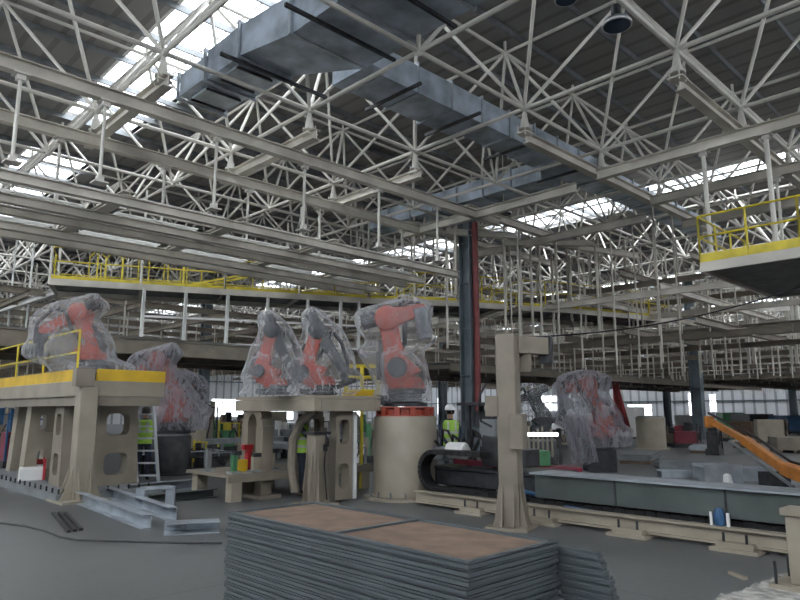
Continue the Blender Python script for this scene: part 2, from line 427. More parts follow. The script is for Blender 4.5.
o = m.build('ball_node', 'tube', sf, smooth=True); o['kind'] = 'stuff'
# hanging cones below the nodes that carry steel
def node_hanger(parent, p, ztop):
    q = MB().lathe((p.x, p.y, ztop), [(.10, .02), (.18, 0), (.18, .03), (.13, .04), (.05, ZB-ztop-.08), (.05, ZB-ztop)], 10)
    for a in range(4):
        an = a*PI/2+.6
        q.tube((p.x+.17*math.cos(an), p.y+.17*math.sin(an), ztop-.2), (p.x+.17*math.cos(an), p.y+.17*math.sin(an), ztop+.12), .016, 5)
    q.box((p.x, p.y, ztop-.12), (.34, .34, .03))
    return q.build('node_bracket', 'tube', parent, smooth=True)

# ================================================================== HUNG STEEL
def gx(i): return GX0+GS*i
def gy(j): return GY0+GS*j
ZY = 8.86                                     # centre of the cross beams
def beam(parent, p0, p1, w=.26, h=.28, name='steel_beam', mt='beam', t=.022):
    return MB().ibeam(p0, p1, w, h, t).build(name, mt, parent)
def rod(parent, x, y, z0, z1, r=.045, mt='tube', name='hanger_post'):
    q = MB().tube((x, y, z0), (x, y, z1), r, 8); q.box((x, y, z0+.02), (.3, .3, .03)); q.box((x, y, z1-.02), (.3, .3, .03))
    q.box((x, y, z0+.1), (.14, .14, .14)); q.box((x, y, z1-.08), (.16, .16, .12))
    return q.build(name, mt, parent)
# upper frame, left of centre
uf = thing('suspended_steelwork', 'cream steel beams hung under the roof truss on the left, long pair with cross beams', 'steel frame', (9.8, 15.6, ZY))
YA, YB2 = 14.25, 17.05
XE = 17.6
for y in (YA, YB2): beam(uf, (-2, y, ZY-.30), (XE+1.5 if y == YA else XE+.4, y, ZY-.30), .22, .3, 'long_beam')
for i in (2, 3, 4):
    x = gx(i)
    y0 = 13.2 if i < 4 else 13.3
    beam(uf, (x, y0, ZY), (x, 18.1 if i != 4 else 18.2, ZY), .24, .28, 'cross_beam')
    for j in (4, 5):
        node_hanger(uf, nb(i, j), ZY+.2)
beam(uf, (gx(1), 13.2, ZY), (gx(1), 18.1, ZY), .24, .28, 'cross_beam')
for j in (4, 5): node_hanger(uf, nb(1, j), ZY+.2)
# conveyor frame C, below A and B
cf = thing('suspended_conveyor_frame', 'lower cream steel conveyor frame of parallel rails hung below the long beams on the left', 'steel frame', (10, 17, 6.45))
rows = [14.95, 16.6, 17.6, 19.1, 20.0]
for y in rows: beam(cf, (-2.5, y, 6.45), (17.5, y, 6.45), .2, .22, 'long_beam')
for k, x in enumerate((-.5, 2.6, 5.7, 8.8, 11.9, 14.8)):
    beam(cf, (x, 14.8, 6.62), (x, 20.2, 6.62), .32, .12, 'cross_beam')
for y, pxs in ((YA, (8, 98, 214, 304, 379, 437)), (YB2, (55, 163, 248, 320, 402))):
    for px in pxs:
        v = aty(px, 200, y); rod(cf, v.x, y, 6.5, ZY-.45, .04)
for y in (15.75, 17.1, 19.55):
    for a, b in ((1., 2.4), (3.2, 5.4), (6.2, 8.5), (9.2, 11.6), (12.4, 14.4), (15.3, 17.2)):
        MB().box(((a+b)/2, y, 6.75), (b-a, .42 if y > 16 else .7, .03)).build('tray', 'milky', cf)
# right-hand frame P, Q
rf = thing('suspended_steel_grid', 'cream steel beams hung under the roof truss on the right, above the near yellow walkway', 'steel frame', (18, 8, ZY))
beam(rf, (14.0, 9.5, ZY), (27.5, 9.5, ZY), .24, .28, 'long_beam')
beam(rf, (14.0, 5.38, ZY), (27.5, 5.38, ZY), .24, .28, 'long_beam')
beam(rf, (17.2, 9.2, ZY-.3), (17.2, -1.5, ZY-.3), .22, .3, 'cross_beam')
beam(rf, (20.7, 9.2, ZY-.3), (20.7, -1.5, ZY-.3), .22, .3, 'cross_beam')
beam(rf, (24.2, 9.6, ZY-.3), (24.2, -1.5, ZY-.3), .22, .3, 'cross_beam')
for i in (4, 5, 6, 7):
    node_hanger(rf, nb(i, 3), ZY+.2); node_hanger(rf, nb(i, 2), ZY+.2)
for y in (14.6, 17.5):
    beam(rf, (17.6, y, ZY), (27.5, y, ZY), .24, .28, 'long_beam')
beam(rf, (17.7, 18.0, ZY-.3), (17.7, 10.2, ZY-.3), .22, .3, 'cross_beam')
beam(rf, (22.4, 18.0, ZY-.3), (22.4, 10.2, ZY-.3), .22, .3, 'cross_beam')
for (x, y) in ((20.7, 5.4), (20.7, 3.0)):
    rod(rf, x, y, 5.1, ZY-.45)
# far suspended steel: a wide grid with hangers
ff = thing('suspended_steel_field', 'far field of hung grey beams and thin hanger rods beyond the central column', 'steel frame', (40, 18, 6.2))
for y in (10.5, 14.0, 19.5, 24.0, 29.0, 35.0, 41.0): beam(ff, (24, y, 6.3), (82, y, 6.3), .22, .26, 'long_beam')
for x in range(24, 84, 6): beam(ff, (x, 4, 6.05), (x, 44, 6.05), .2, .24, 'cross_beam')
for z in (4.9, 7.3):
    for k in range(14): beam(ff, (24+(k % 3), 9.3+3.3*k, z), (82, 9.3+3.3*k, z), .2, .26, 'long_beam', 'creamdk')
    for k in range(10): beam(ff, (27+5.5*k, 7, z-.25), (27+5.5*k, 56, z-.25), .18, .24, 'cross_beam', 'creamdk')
lf = thing('suspended_steel_field', 'far field of hung steel beams seen under the left yellow walkway, behind its white posts', 'steel frame', (12, 45, 5.5))
for z in (4.7, 6.4):
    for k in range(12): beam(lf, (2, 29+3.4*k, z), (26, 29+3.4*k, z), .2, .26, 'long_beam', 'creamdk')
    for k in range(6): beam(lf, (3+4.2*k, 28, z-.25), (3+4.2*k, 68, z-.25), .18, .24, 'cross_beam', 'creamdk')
rnd_ = random.Random(5); q = MB()
for k in range(90):
    x, y = rnd_.uniform(2, 27), 29+3.4*rnd_.randrange(12)
    if k < 60: MB().tube((x, y, 3.6), (x, y, ZB), .04, 6).build('hanger_rod', 'beam', lf)
    else: q.tube((x, y, 3.6), (x, y, ZB), .04, 6)
o = q.build('hanger_rod', 'beam', lf); o['kind'] = 'stuff'
seg = []
for x in range(24, 80, 2):
    for y in (10.5, 12.2, 14, 16.5, 19.5, 21.7, 24, 29, 35, 41): seg.append((Vector((x+random.uniform(-.6, .6), y, 3.4)), Vector((x, y, ZB))))
seg.sort(key=lambda s_: min((s_[0]-Vector((0, 0, 1))).length, 999))
for a, b in seg[:90]: MB().tube((a.x, a.y, a.z), (a.x, a.y, b.z), .035, 6).build('hanger_rod', 'beam', ff)
m = MB()
for a, b in seg[90:]: m.tube((a.x, a.y, a.z), (a.x, a.y, b.z), .04, 5)
o = m.build('hanger_rod', 'beam', ff); o['kind'] = 'stuff'
# lower far mezzanine steel
def deck_steel(label, x0, x1, y0, y1, z, dz=.35, step=4.0, nm='suspended_mezzanine'):
    t = thing(nm, label, 'mezzanine', ((x0+x1)/2, (y0+y1)/2, z))
    MB().box(((x0+x1)/2, (y0+y1)/2, z), (x1-x0, y1-y0, .06)).build('deck', 'deck', t)
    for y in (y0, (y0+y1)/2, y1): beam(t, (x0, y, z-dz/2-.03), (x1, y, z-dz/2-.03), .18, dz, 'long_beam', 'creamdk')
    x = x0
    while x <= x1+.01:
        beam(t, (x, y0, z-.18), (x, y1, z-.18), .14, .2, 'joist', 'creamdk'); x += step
    return t
mz1 = deck_steel('dark lower mezzanine deck behind the central column, above the far wall panels', 21.5, 62, 18.9, 26, 3.75)
mz2 = deck_steel('lower mezzanine deck right of the blue grey column, over the far storage area', 41, 74, 8.0, 16.5, 3.75)
mz3 = deck_steel('long lower mezzanine deck behind the left wrapped robots, under the yellow walkway', 3, 21, 20.6, 26, 3.95, .5)
bb = beam(thing('steel_crossbeam', 'single dark grey beam crossing in front of the far lattice on the right', 'beam', (31, 10, 5.1)), (31, 18, 5.15), (31, -2, 5.15), .4, .5, 'girder', 'creamdk')

# ================================================================== WALKWAY PLATFORMS
def walkway(name, label, pts, depth, z, rail=1.1, post_step=1.5, hang=True, back=True, hz=None, fascia=.11, mesh=False, ends=True, group=None, htop=ZB-.1):
    """pts: front edge; depth: vector to the back edge"""
    pts = [Vector((p[0], p[1], z)) for p in pts]; dv = Vector((depth[0], depth[1], 0))
    t = thing(name, label, 'walkway', pts[0], group)
    for a, b in zip(pts, pts[1:]):
        MB().add([a, b, b+dv, a+dv]+[v-Vector((0, 0, .05)) for v in (a, b, b+dv, a+dv)],
                 [(0, 1, 2, 3), (7, 6, 5, 4), (0, 4, 5, 1), (1, 5, 6, 2), (2, 6, 7, 3), (3, 7, 4, 0)]).build('deck', 'deck', t)
        for k in (0, 1):
            o = dv*k; MB().bar(a+o-Vector((0, 0, .12)), b+o-Vector((0, 0, .12)), .1, .22).build('edge_beam', 'beam', t)
        MB().bar(a+Vector((0, 0, fascia/2)), b+Vector((0, 0, fascia/2)), .03, fascia).build('toe_board', 'yellow', t)
        n = max(1, int((b-a).length/2.2))
        for k in range(n+1):
            c = a.lerp(b, k/n); MB().bar(c-Vector((0, 0, .16)), c+dv-Vector((0, 0, .16)), .08, .12).build('joist', 'beam', t)
    sides = [pts]+([[p+dv for p in pts]] if back else [])
    if ends: sides += [[pts[0], pts[0]+dv], [pts[-1], pts[-1]+dv]]
    for sd in sides:
        for a, b in zip(sd, sd[1:]):
            for h in (rail, rail*.55): MB().tube(a+Vector((0, 0, h)), b+Vector((0, 0, h)), .024, 6).build('rail', 'yellow', t)
            n = max(1, round((b-a).length/post_step))
            for k in range(n+1):
                c = a.lerp(b, k/n); MB().tube(c-Vector((0, 0, .1)), c+Vector((0, 0, rail)), .027, 6).build('rail_post', 'yellow', t)
    if hang:
        for a, b in zip(pts, pts[1:]):
            n = max(1, round((b-a).length/3.2))
            for k in range(n+1):
                c = a.lerp(b, k/n)
                for o in (Vector((0, 0, 0)), dv):
                    e = c+o; MB().tube((e.x, e.y, z-.2), (e.x, e.y, htop), .045, 6).build('hanger_post', 'tube', t)
    return t
wl = walkway('yellow_walkway', 'long high walkway with yellow railings crossing behind the wrapped robots on the left', [(6.73, 23.9), (12, 21.55), (17.1, 19.3), (19.0, 18.0)], (.9, 2.2), 6.1)
wm = walkway('yellow_walkway', 'middle walkway with yellow railings wrapping the central column with red pipe', [(18.6, 18.2), (20.2, 17.3), (22.3, 16.4)], (1.4, 2.6), 6.1)
wf = walkway('yellow_walkway', 'far walkway with yellow railings between the central column and the blue grey column', [(23.0, 16.1), (25.1, 15.1), (28.5, 14.1), (31.4, 13.4)], (1.5, 2.6), 6.1)
wr = walkway('yellow_walkway', 'near yellow railed walkway high at the right edge of the photo', [(15.4, 5.75), (15.35, 3.67), (15.3, -1.0)], (5.2, 0), 5.05, post_step=1.05, htop=ZY-.4, hang=False, fascia=.2)
for px in (711, 777):
    v = atx(px, 250, 17.2); rod(wr, 17.2, v.y, 5.0, ZY-.45, .06, name='hanger_post')
MB().box((17.9, 2.4, 4.87), (5.0, 6.3, .1)).build('underside_panel', 'deck', wr)
# hoops and extra bays on the left walkway
for t0 in (.12, .17, .22, .30, .36, .42):
    a = Vector((6.73, 23.9, 6.1)).lerp(Vector((17.1, 19.3, 6.1)), t0*1.0)+Vector((.5, 1.2, 0))
    MB().path([(a.x-.25, a.y+.1, 6.1), (a.x-.25, a.y+.1, 7.2), (a.x-.1, a.y+.05, 7.4), (a.x+.1, a.y-.05, 7.4), (a.x+.25, a.y-.1, 7.2), (a.x+.25, a.y-.1, 6.1)], .025, 6).build('gate_hoop', 'yellow', wl)
# stair flights on the left walkway
q = MB()
for s_ in (0, .8): q.bar((10.5+s_*.35, 22.9+s_*.8, 6.1), (14.3+s_*.35, 21.2+s_*.8, 7.2), .05, .07)
q.build('stair_stringer', 'yellow', wl)
# white posts from the left walkway down to the lower deck
hp = thing('hanging_post_row', 'row of white hanger posts with a mid rail below the left yellow walkway', 'hanger frame', (12, 21, 4.0))
a0 = atz(143, 280, 6.0); P0 = Vector((6.73, 23.9, 0)); P1 = Vector((17.1, 19.3, 0)); P2 = Vector((20.4, 17.4, 0))
def edge_at(px):
    best = None
    for A, B in ((P0, P1), (P1, P2)):
        for k in range(201):
            c = A.lerp(B, k/200); x = proj((c.x, c.y, 5.0))[0]
            if best is None or abs(x-px) < best[0]: best = (abs(x-px), c.copy())
    return best[1]
pp = []
for px in (143, 185, 227, 268, 307, 341, 358):
    c = edge_at(px); pp.append(c)
    MB().bar((c.x, c.y, 3.97), (c.x, c.y, 5.95), .1).build('post', 'white', hp)
for a, b in zip(pp, pp[1:]):
    for z in (4.05, 4.95): MB().bar((a.x, a.y, z), (b.x, b.y, z), .05, .07).build('rail', 'white', hp)
# vertical hanger clusters, centre (between beams and walkways)
hc = thing('hanger_cluster', 'dense cluster of thin beige hanger posts right of the central column', 'hanger posts', (23, 14, 4.0))
for (px, dd, zt, zb, r) in ((505, 27, 8.6, 4.3, .05), (511, 27.5, 8.6, 4.3, .04), (519, 26, 8.6, 4.4, .045), (532, 28, 8.6, 4.4, .06), (541, 27, 8.6, 4.5, .045), (553, 29, 8.6, 4.6, .06),
                            (558, 27, 8.6, 4.5, .04), (571, 30, 8.6, 5.6, .06), (585, 30, 8.4, 4.8, .05), (598, 28, 8.6, 4.8, .06), (447, 25, 8.5, 4.0, .05), (456, 24, 8.5, 5.9, .05),
                            (613, 32, 8.6, 4.8, .05), (632, 33, 8.6, 4.8, .05), (641, 31, 8.6, 4.4, .045)):
    r_ = ray(px, 300); k = dd/math.hypot(r_.x, r_.y); x, y = r_.x*k, r_.y*k
    MB().tube((x, y, zb), (x, y, zt), r, 6).build('hanger_post', 'beam', hc)
for pr in (((505, 27), (598, 28)), ((541, 27), (641, 31)), ((447, 25), (519, 26))):
    (pa, da), (pb, db) = pr; ra, rb = ray(pa, 300), ray(pb, 300)
    A = ra*(da/math.hypot(ra.x, ra.y)); B = rb*(db/math.hypot(rb.x, rb.y))
    MB().ibeam((A.x, A.y, 8.6), (B.x, B.y, 8.6), .2, .24).build('top_beam', 'beam', hc)
hr = thing('hanger_cluster', 'paired white hanger posts below the near right walkway, left of the photo edge', 'hanger posts', (36, 12, 5))
for (px, dd) in ((701, 35), (706, 35), (744, 36), (749, 36), (786, 37), (791, 37), (796, 37)):
    r_ = ray(px, 300); k = dd/math.hypot(r_.x, r_.y); x, y = r_.x*k, r_.y*k
    MB().bar((x, y, 3.9), (x, y, 7.9), .13).build('hanger_post', 'tube', hr)
for (z) in (7.7, 6.6):
    A = ray(690, 300)*(35/math.hypot(*ray(690, 300)[:2])); B = ray(830, 300)*(38/math.hypot(*ray(830, 300)[:2]))
    MB().bar((A.x, A.y, z), (B.x, B.y, z), .1, .22).build('top_beam', 'tube', hr)

a = atz(57, 292, 6.3); b = atz(-25, 319, 6.3)
lb = thing('hanging_track_beam', 'white beam end with two thin posts below it at the far left, left of the yellow walkway', 'beam', (a.x, a.y, 6.3))
MB().ibeam((a.x, a.y, 6.3), (b.x, b.y, 6.3), .22, .22).build('beam', 'white', lb)
for px in (10, 29):
    u = min((abs(proj(a.lerp(b, k/100))[0]-px), k) for k in range(101))[1]/100; v = a.lerp(b, u)
    q = MB().tube((v.x, v.y, 4.4), (v.x, v.y, 6.2), .045, 8); q.box((v.x, v.y, 4.4), (.3, .3, .04)); q.build('hanger_post', 'white', lb)
    MB().tube((v.x, v.y, 6.4), (v.x, v.y, ZB), .045, 8).build('hanger_rod', 'white', lb)
# ================================================================== COLUMNS
def column(x, y, label, w=.6, dp=.55, red=False):
    t = thing('steel_column', label, 'column', (x, y, 0))
    MB().box((x, y, .02), (1.0, 1.0, .04)).build('base_plate', 'steel', t)
    MB().ibeam((x, y, .04), (x, y, ZB-.15), w*.8, dp, .05).build('shaft', 'columngrey', t)
    q = MB(); 
    for z in (1.2, 3.0, 4.8, 6.6, 8.2): q.box((x, y, z), (w*.75, dp*.85, .03))
    q.build('stiffeners', 'columngrey', t)
    MB().box((x, y, ZB-.08), (1.0, 1.0, .14)).build('cap', 'beam', t)
    if red: MB().tube((x-.02, y-.42, 1.2), (x-.02, y-.42, 9.0), .12, 12).build('downpipe', 'redpipe', t, smooth=True)
    return t
cA = atd(470, 411, 25.5); cB = atd(698.5, 411, 42)
column(cA.x, cA.y, 'central grey steel column with a red pipe running up it', .56, .55, True)
column(cB.x, cB.y, 'blue grey steel column standing on the right, left of the orange lift arm', .62, .6)
column(66.5, 17.8, 'thin far column right of the orange lift arm, before the far wall')
column(61, 26.8, 'far column at the back right, between two bright wall windows')
column(40, 36, 'far column behind the wrapped robot on the right')
column(20, 38, 'far column behind the central wrapped robot')
column(3, 36, 'far column at the back left behind the wrapped robot')
column(72, 17.6, 'farthest slim column close to the right edge of the photo')

# ================================================================== DUCTS
def duct_box(parent, name, x0, x1, y0, y1, z0, z1, m_='duct'):
    return MB().box(((x0+x1)/2, (y0+y1)/2, (z0+z1)/2), (x1-x0, y1-y0, z1-z0)).build(name, m_, parent)
d1 = thing('ventilation_duct', 'wide galvanised air duct with tapering end crossing the bright skylight at upper left', 'duct', (8, 10, 9.95))
duct_box(d1, 'end_section', 7.25, 8.6, 14.5, 15.9, 9.98, 10.6)
duct_box(d1, 'narrow_section', 7.3, 8.7, 12.9, 14.5, 9.95, 10.75)
MB().add([(7.3, 12.9, 9.95), (8.7, 12.9, 9.95), (8.7, 12.9, 10.75), (7.3, 12.9, 10.75), (7.6, 11.2, 9.9), (9.75, 11.2, 9.9), (9.75, 11.2, 10.9), (7.6, 11.2, 10.9)],
         [(0, 1, 2, 3), (4, 7, 6, 5), (0, 4, 5, 1), (1, 5, 6, 2), (2, 6, 7, 3), (3, 7, 4, 0)]).build('taper_section', 'duct', d1)
duct_box(d1, 'wide_section', 7.6, 9.75, 7.8, 11.2, 9.9, 10.9)
duct_box(d1, 'wide_section', 7.6, 9.75, 2.0, 7.8, 9.9, 10.9)
for (x0, x1, y, zt) in ((7.25, 8.6, 15.9, 10.6), (7.28, 8.65, 14.5, 10.72), (7.3, 8.7, 12.9, 10.78), (7.6, 9.75, 11.2, 10.92), (7.6, 9.75, 9.5, 10.92), (7.6, 9.75, 7.8, 10.92)):
    q = MB(); q.box(((x0+x1)/2, y, 9.9), (x1-x0+.16, .07, .07)); q.box(((x0+x1)/2, y, zt+.02), (x1-x0+.16, .07, .07))
    q.box((x0-.05, y, (9.9+zt)/2), (.06, .069, zt-9.9)); q.box((x1+.05, y, (9.9+zt)/2), (.06, .069, zt-9.9)); q.build('flange', 'galv', d1)
for y in (12.9, 10.3, 8.4): MB().bar((6.8, y, 9.80), (9.9, y, 9.80), .07, .08).build('support_bar', 'dark', d1)
for y in (15.2, 13.7):
    q = MB(); q.box((7.95, y, 9.92), (.95, .85, .06)); pn_ = q.build('access_panel', 'galv', d1)
    for k in (-1, 1): MB().box((7.95, y+k*.42, 9.87), (1.0, .05, .05)).build('grille_bar', 'dark', pn_)
d2 = thing('ventilation_duct', 'long galvanised branch duct running right from the wide duct below the roof', 'duct', (13, 11.9, 9.95))
duct_box(d2, 'elbow', 9.77, 10.3, 11.0, 12.5, 9.95, 10.85)
x = 10.3; w = 1.25
while x < 33:
    L_ = 1.35; wn_ = 1.25 if x < 14 else (1.0 if x < 22 else .8)
    duct_box(d2, 'duct_section', x, min(x+L_, 33), 11.6-.35, 11.6-.35+wn_, 9.97, 10.75 if x < 22 else 10.6)
    q = MB(); z1 = 10.79 if x < 22 else 10.64
    q.box((x, 11.25-.03, (9.95+z1)/2), (.05, .05, z1-9.95+.06)); q.box((x, 11.25+wn_/2, 9.94), (.05, wn_+.1, .05)); q.box((x, 11.25+wn_/2, z1), (.05, wn_+.1, .05))
    q.box((x, 11.25+wn_+.03, (9.95+z1)/2), (.05, .05, z1-9.95+.06)); q.build('flange', 'galv', d2); x += L_
for x in (11.2, 13.6, 16.4, 19.5): MB().bar((x, 10.7, 9.86), (x, 12.8, 9.86), .07, .08).build('support_bar', 'dark', d2)
d3 = thing('ventilation_duct', 'galvanised duct crossing toward the far skylight above the central column', 'duct', (20, 15, 9.95))
y = 12.7
while y < 21: duct_box(d3, 'duct_section', 19.6, 20.7, y, y+1.3, 9.97, 10.7); MB().box((20.15, y, 10.33), (1.2, .05, .85)).build('flange', 'galv', d3); y += 1.35

# ================================================================== LAMPS
def bay(x, y, z, label, s=1.):
    t = thing('high_bay_lamp', label, 'lamp', (x, y, z), 'high bay lamps under the roof')
    MB().lathe((x, y, z), [(.27*s, 0), (.28*s, .03), (.24*s, .12*s), (.12*s, .2*s), (.09*s, .22*s)], 24).build('reflector', 'galv', t, smooth=True)
    MB().lathe((x, y, z), [(.08*s, .22*s), (.10*s, .24*s), (.10*s, .42*s), (.05*s, .45*s)], 16).build('gear_housing', 'dark', t, smooth=True)
    MB().lathe((x, y, z-.012), [(.25*s, 0), (.25*s, .01)], 24).build('lens', 'glassblue', t)
    MB().lathe((x, y, z+.0), [(.285*s, 0), (.285*s, .045)], 24).build('rim', 'white', t)
    MB().tube((x, y, z+.4*s), (x, y, ZR), .018, 6).build('drop_rod', 'tube', t)
p = atz(617, 26, 9.4); bay(p.x, p.y, 9.4, 'dome shaped high bay lamp hanging near the top right, closest to the camera', 1.05)
p = atz(504, 214, 9.1); bay(p.x, p.y, 9.1, 'small high bay lamp hanging in front of the far skylight above the central column', 1.1)
p = atz(566, 0, 10.8); bay(p.x, p.y, 10.8, 'dark high bay lamp cut by the top edge of the photo', .9)
# ================================================================== HELPERS FOR THE FLOOR
YR = HA-PI/2            # yaw whose +x points to the right of the view
YL = HA+PI/2
def lbuild(mb, name, m, parent, smooth=False, bevel=0.): return mb.build(name, m, parent, smooth, bevel, world=False)

# ================================================================== ROBOTS AND THEIR COVERS
def robot(loc, yaw, S, E, W, T, k, label, base_h=.3, tool=True, arm='orange', fore='orange'):
    t = thing('industrial_robot', label, 'robot', loc, None, yaw)
    q = MB().lathe((0, 0, 0), [(.34*k, 0), (.34*k, .05*k), (.27*k, .07*k), (.25*k, base_h*.7), (.30*k, base_h*.75), (.30*k, base_h)], 20)
    q.box((-.28*k, 0, base_h*.35), (.3*k, .3*k, base_h*.55)); lbuild(q, 'base', 'dark', t, True)
    S = Vector((S[0], 0, S[1])); E = Vector((E[0], 0, E[1])); W = Vector((W[0], 0, W[1])); T = Vector((T[0], 0, T[1]))
    # turret: rounded housing up to the shoulder
    q = MB().lathe((0, 0, base_h), [(.29*k, 0), (.31*k, .04*k), (.28*k, .12*k), (.22*k, .18*k)], 20)
    sh = S-Vector((0, 0, base_h)); c = Vector((0, 0, base_h+.12*k))
    for sy in (-1, 1):
        d = (S-c); n_ = Vector((-d.z, 0, d.x)).normalized()
        pl = [c-n_*.28*k, c+n_*.24*k, S+n_*.20*k+d.normalized()*.05*k, S+d.normalized()*.20*k, S-n_*.20*k+d.normalized()*.05*k]
        q.prism([(p.x, p.z) for p in pl], (0, sy*.24*k-.05*k, 0), (1, 0, 0), (0, 0, 1), (0, .10*k, 0))
    q.box(tuple((c+S)/2-Vector((.1*k, 0, .04*k))), (.3*k, .44*k, abs(sh.z)*.6+.05))
    lbuild(q, 'turret', arm, t, True, .012*k)
    q = MB().lathe((S.x, 0, S.z), [(.13*k, -.42*k), (.15*k, -.40*k), (.15*k, -.26*k), (.17*k, -.25*k), (.17*k, .25*k), (.12*k, .27*k)], 18, 'Y')
    lbuild(q, 'shoulder_motor', 'dark', t, True)
    def limb(a, b, wa, wb, th, name, m, y=0.):
        d = (b-a).normalized(); n_ = Vector((-d.z, 0, d.x)); pl = []
        for i in range(7):
            an = PI/2+PI*i/6; pl.append(a+(n_*math.sin(an)+d*math.cos(an))*wa)
        L_ = (b-a).length; mid = (a+b)/2
        pl.append(mid-n_*(wa+wb)*.42)
        for i in range(7):
            an = -PI/2+PI*i/6; pl.append(b+(n_*math.sin(an)+d*math.cos(an))*wb)
        pl.append(mid+n_*(wa+wb)*.42)
        q = MB().prism([(p.x, p.z) for p in pl], (0, y-th/2, 0), (1, 0, 0), (0, 0, 1), (0, th, 0))
        q.lathe((a.x, y, a.z), [(wa*.8, -th*.62), (wa*.86, -th*.5), (wa*.86, th*.5), (wa*.8, th*.62)], 16, 'Y')
        q.lathe((b.x, y, b.z), [(wb*.8, -th*.62), (wb*.86, -th*.5), (wb*.86, th*.5), (wb*.8, th*.62)], 16, 'Y')
        return lbuild(q, name, m, t, True, .02*k)
    limb(S, E, .19*k, .15*k, .24*k, 'lower_arm', arm)
    # counterbalance cylinder behind the lower arm
    d = (E-S).normalized(); n_ = Vector((-d.z, 0, d.x))
    a = S+n_*.26*k-d*.12*k; b = S+(E-S)*.62+n_*.16*k
    q = MB().tube(tuple(a), tuple(a+(b-a)*.7), .085*k, 12); q.tube(tuple(a), tuple(b), .04*k, 8); lbuild(q, 'counterbalance', 'dark', t, True)
    # elbow housing with three motors at its back
    f = (W-E).normalized(); g = Vector((-f.z, 0, f.x))
    q = MB().lathe((E.x, 0, E.z), [(.16*k, -.22*k), (.19*k, -.20*k), (.19*k, .20*k), (.16*k, .22*k)], 18, 'Y')
    eh_ = lbuild(q, 'elbow_housing', fore, t, True)
    for yy, zz in ((-.11, .02), (.11, .02), (0, .1)):
        a = E-f*.16*k+g*zz*k+Vector((0, yy*k, 0)); lbuild(MB().tube(tuple(a), tuple(a-f*.24*k), .075*k, 12), 'axis_motor', 'dark', eh_, True)
    limb(E+f*.05*k, W, .17*k, .10*k, .20*k, 'upper_arm', fore)
    h_ = (T-W); h_ = h_.normalized() if h_.length > .01 else f
    q = MB().tube(tuple(W-h_*.04), tuple(W+(T-W)*.55), .125*k, 14, .10*k); q.tube(tuple(W+(T-W)*.5), tuple(T), .085*k, 14)
    wrist_ = lbuild(q, 'wrist', 'dark', t, True)
    if tool:
        g2 = Vector((-h_.z, 0, h_.x)); q = MB()
        q.tube(tuple(T), tuple(T+h_*.05*k), .16*k, 12); q.bar(tuple(T+h_*.08*k-g2*.22*k), tuple(T+h_*.08*k+g2*.22*k), .09*k, .09*k)
        lbuild(q, 'tool_flange', 'dark', wrist_)
    pts = []
    P_ = [S+n_*.1*k, S.lerp(E, .5)-n_*.2*k, E-n_*.28*k+Vector((0, 0, .1*k)), E.lerp(W, .5)+g*.28*k, W+g*.16*k, T]
    for i in range(len(P_)-1):
        for j in range(5):
            a = P_[i].lerp(P_[i+1], j/5); pts.append((a.x, .17*k, a.z))
    lbuild(MB().path(pts, .04*k, 8), 'cable_hose', 'black', t, True)
    return t

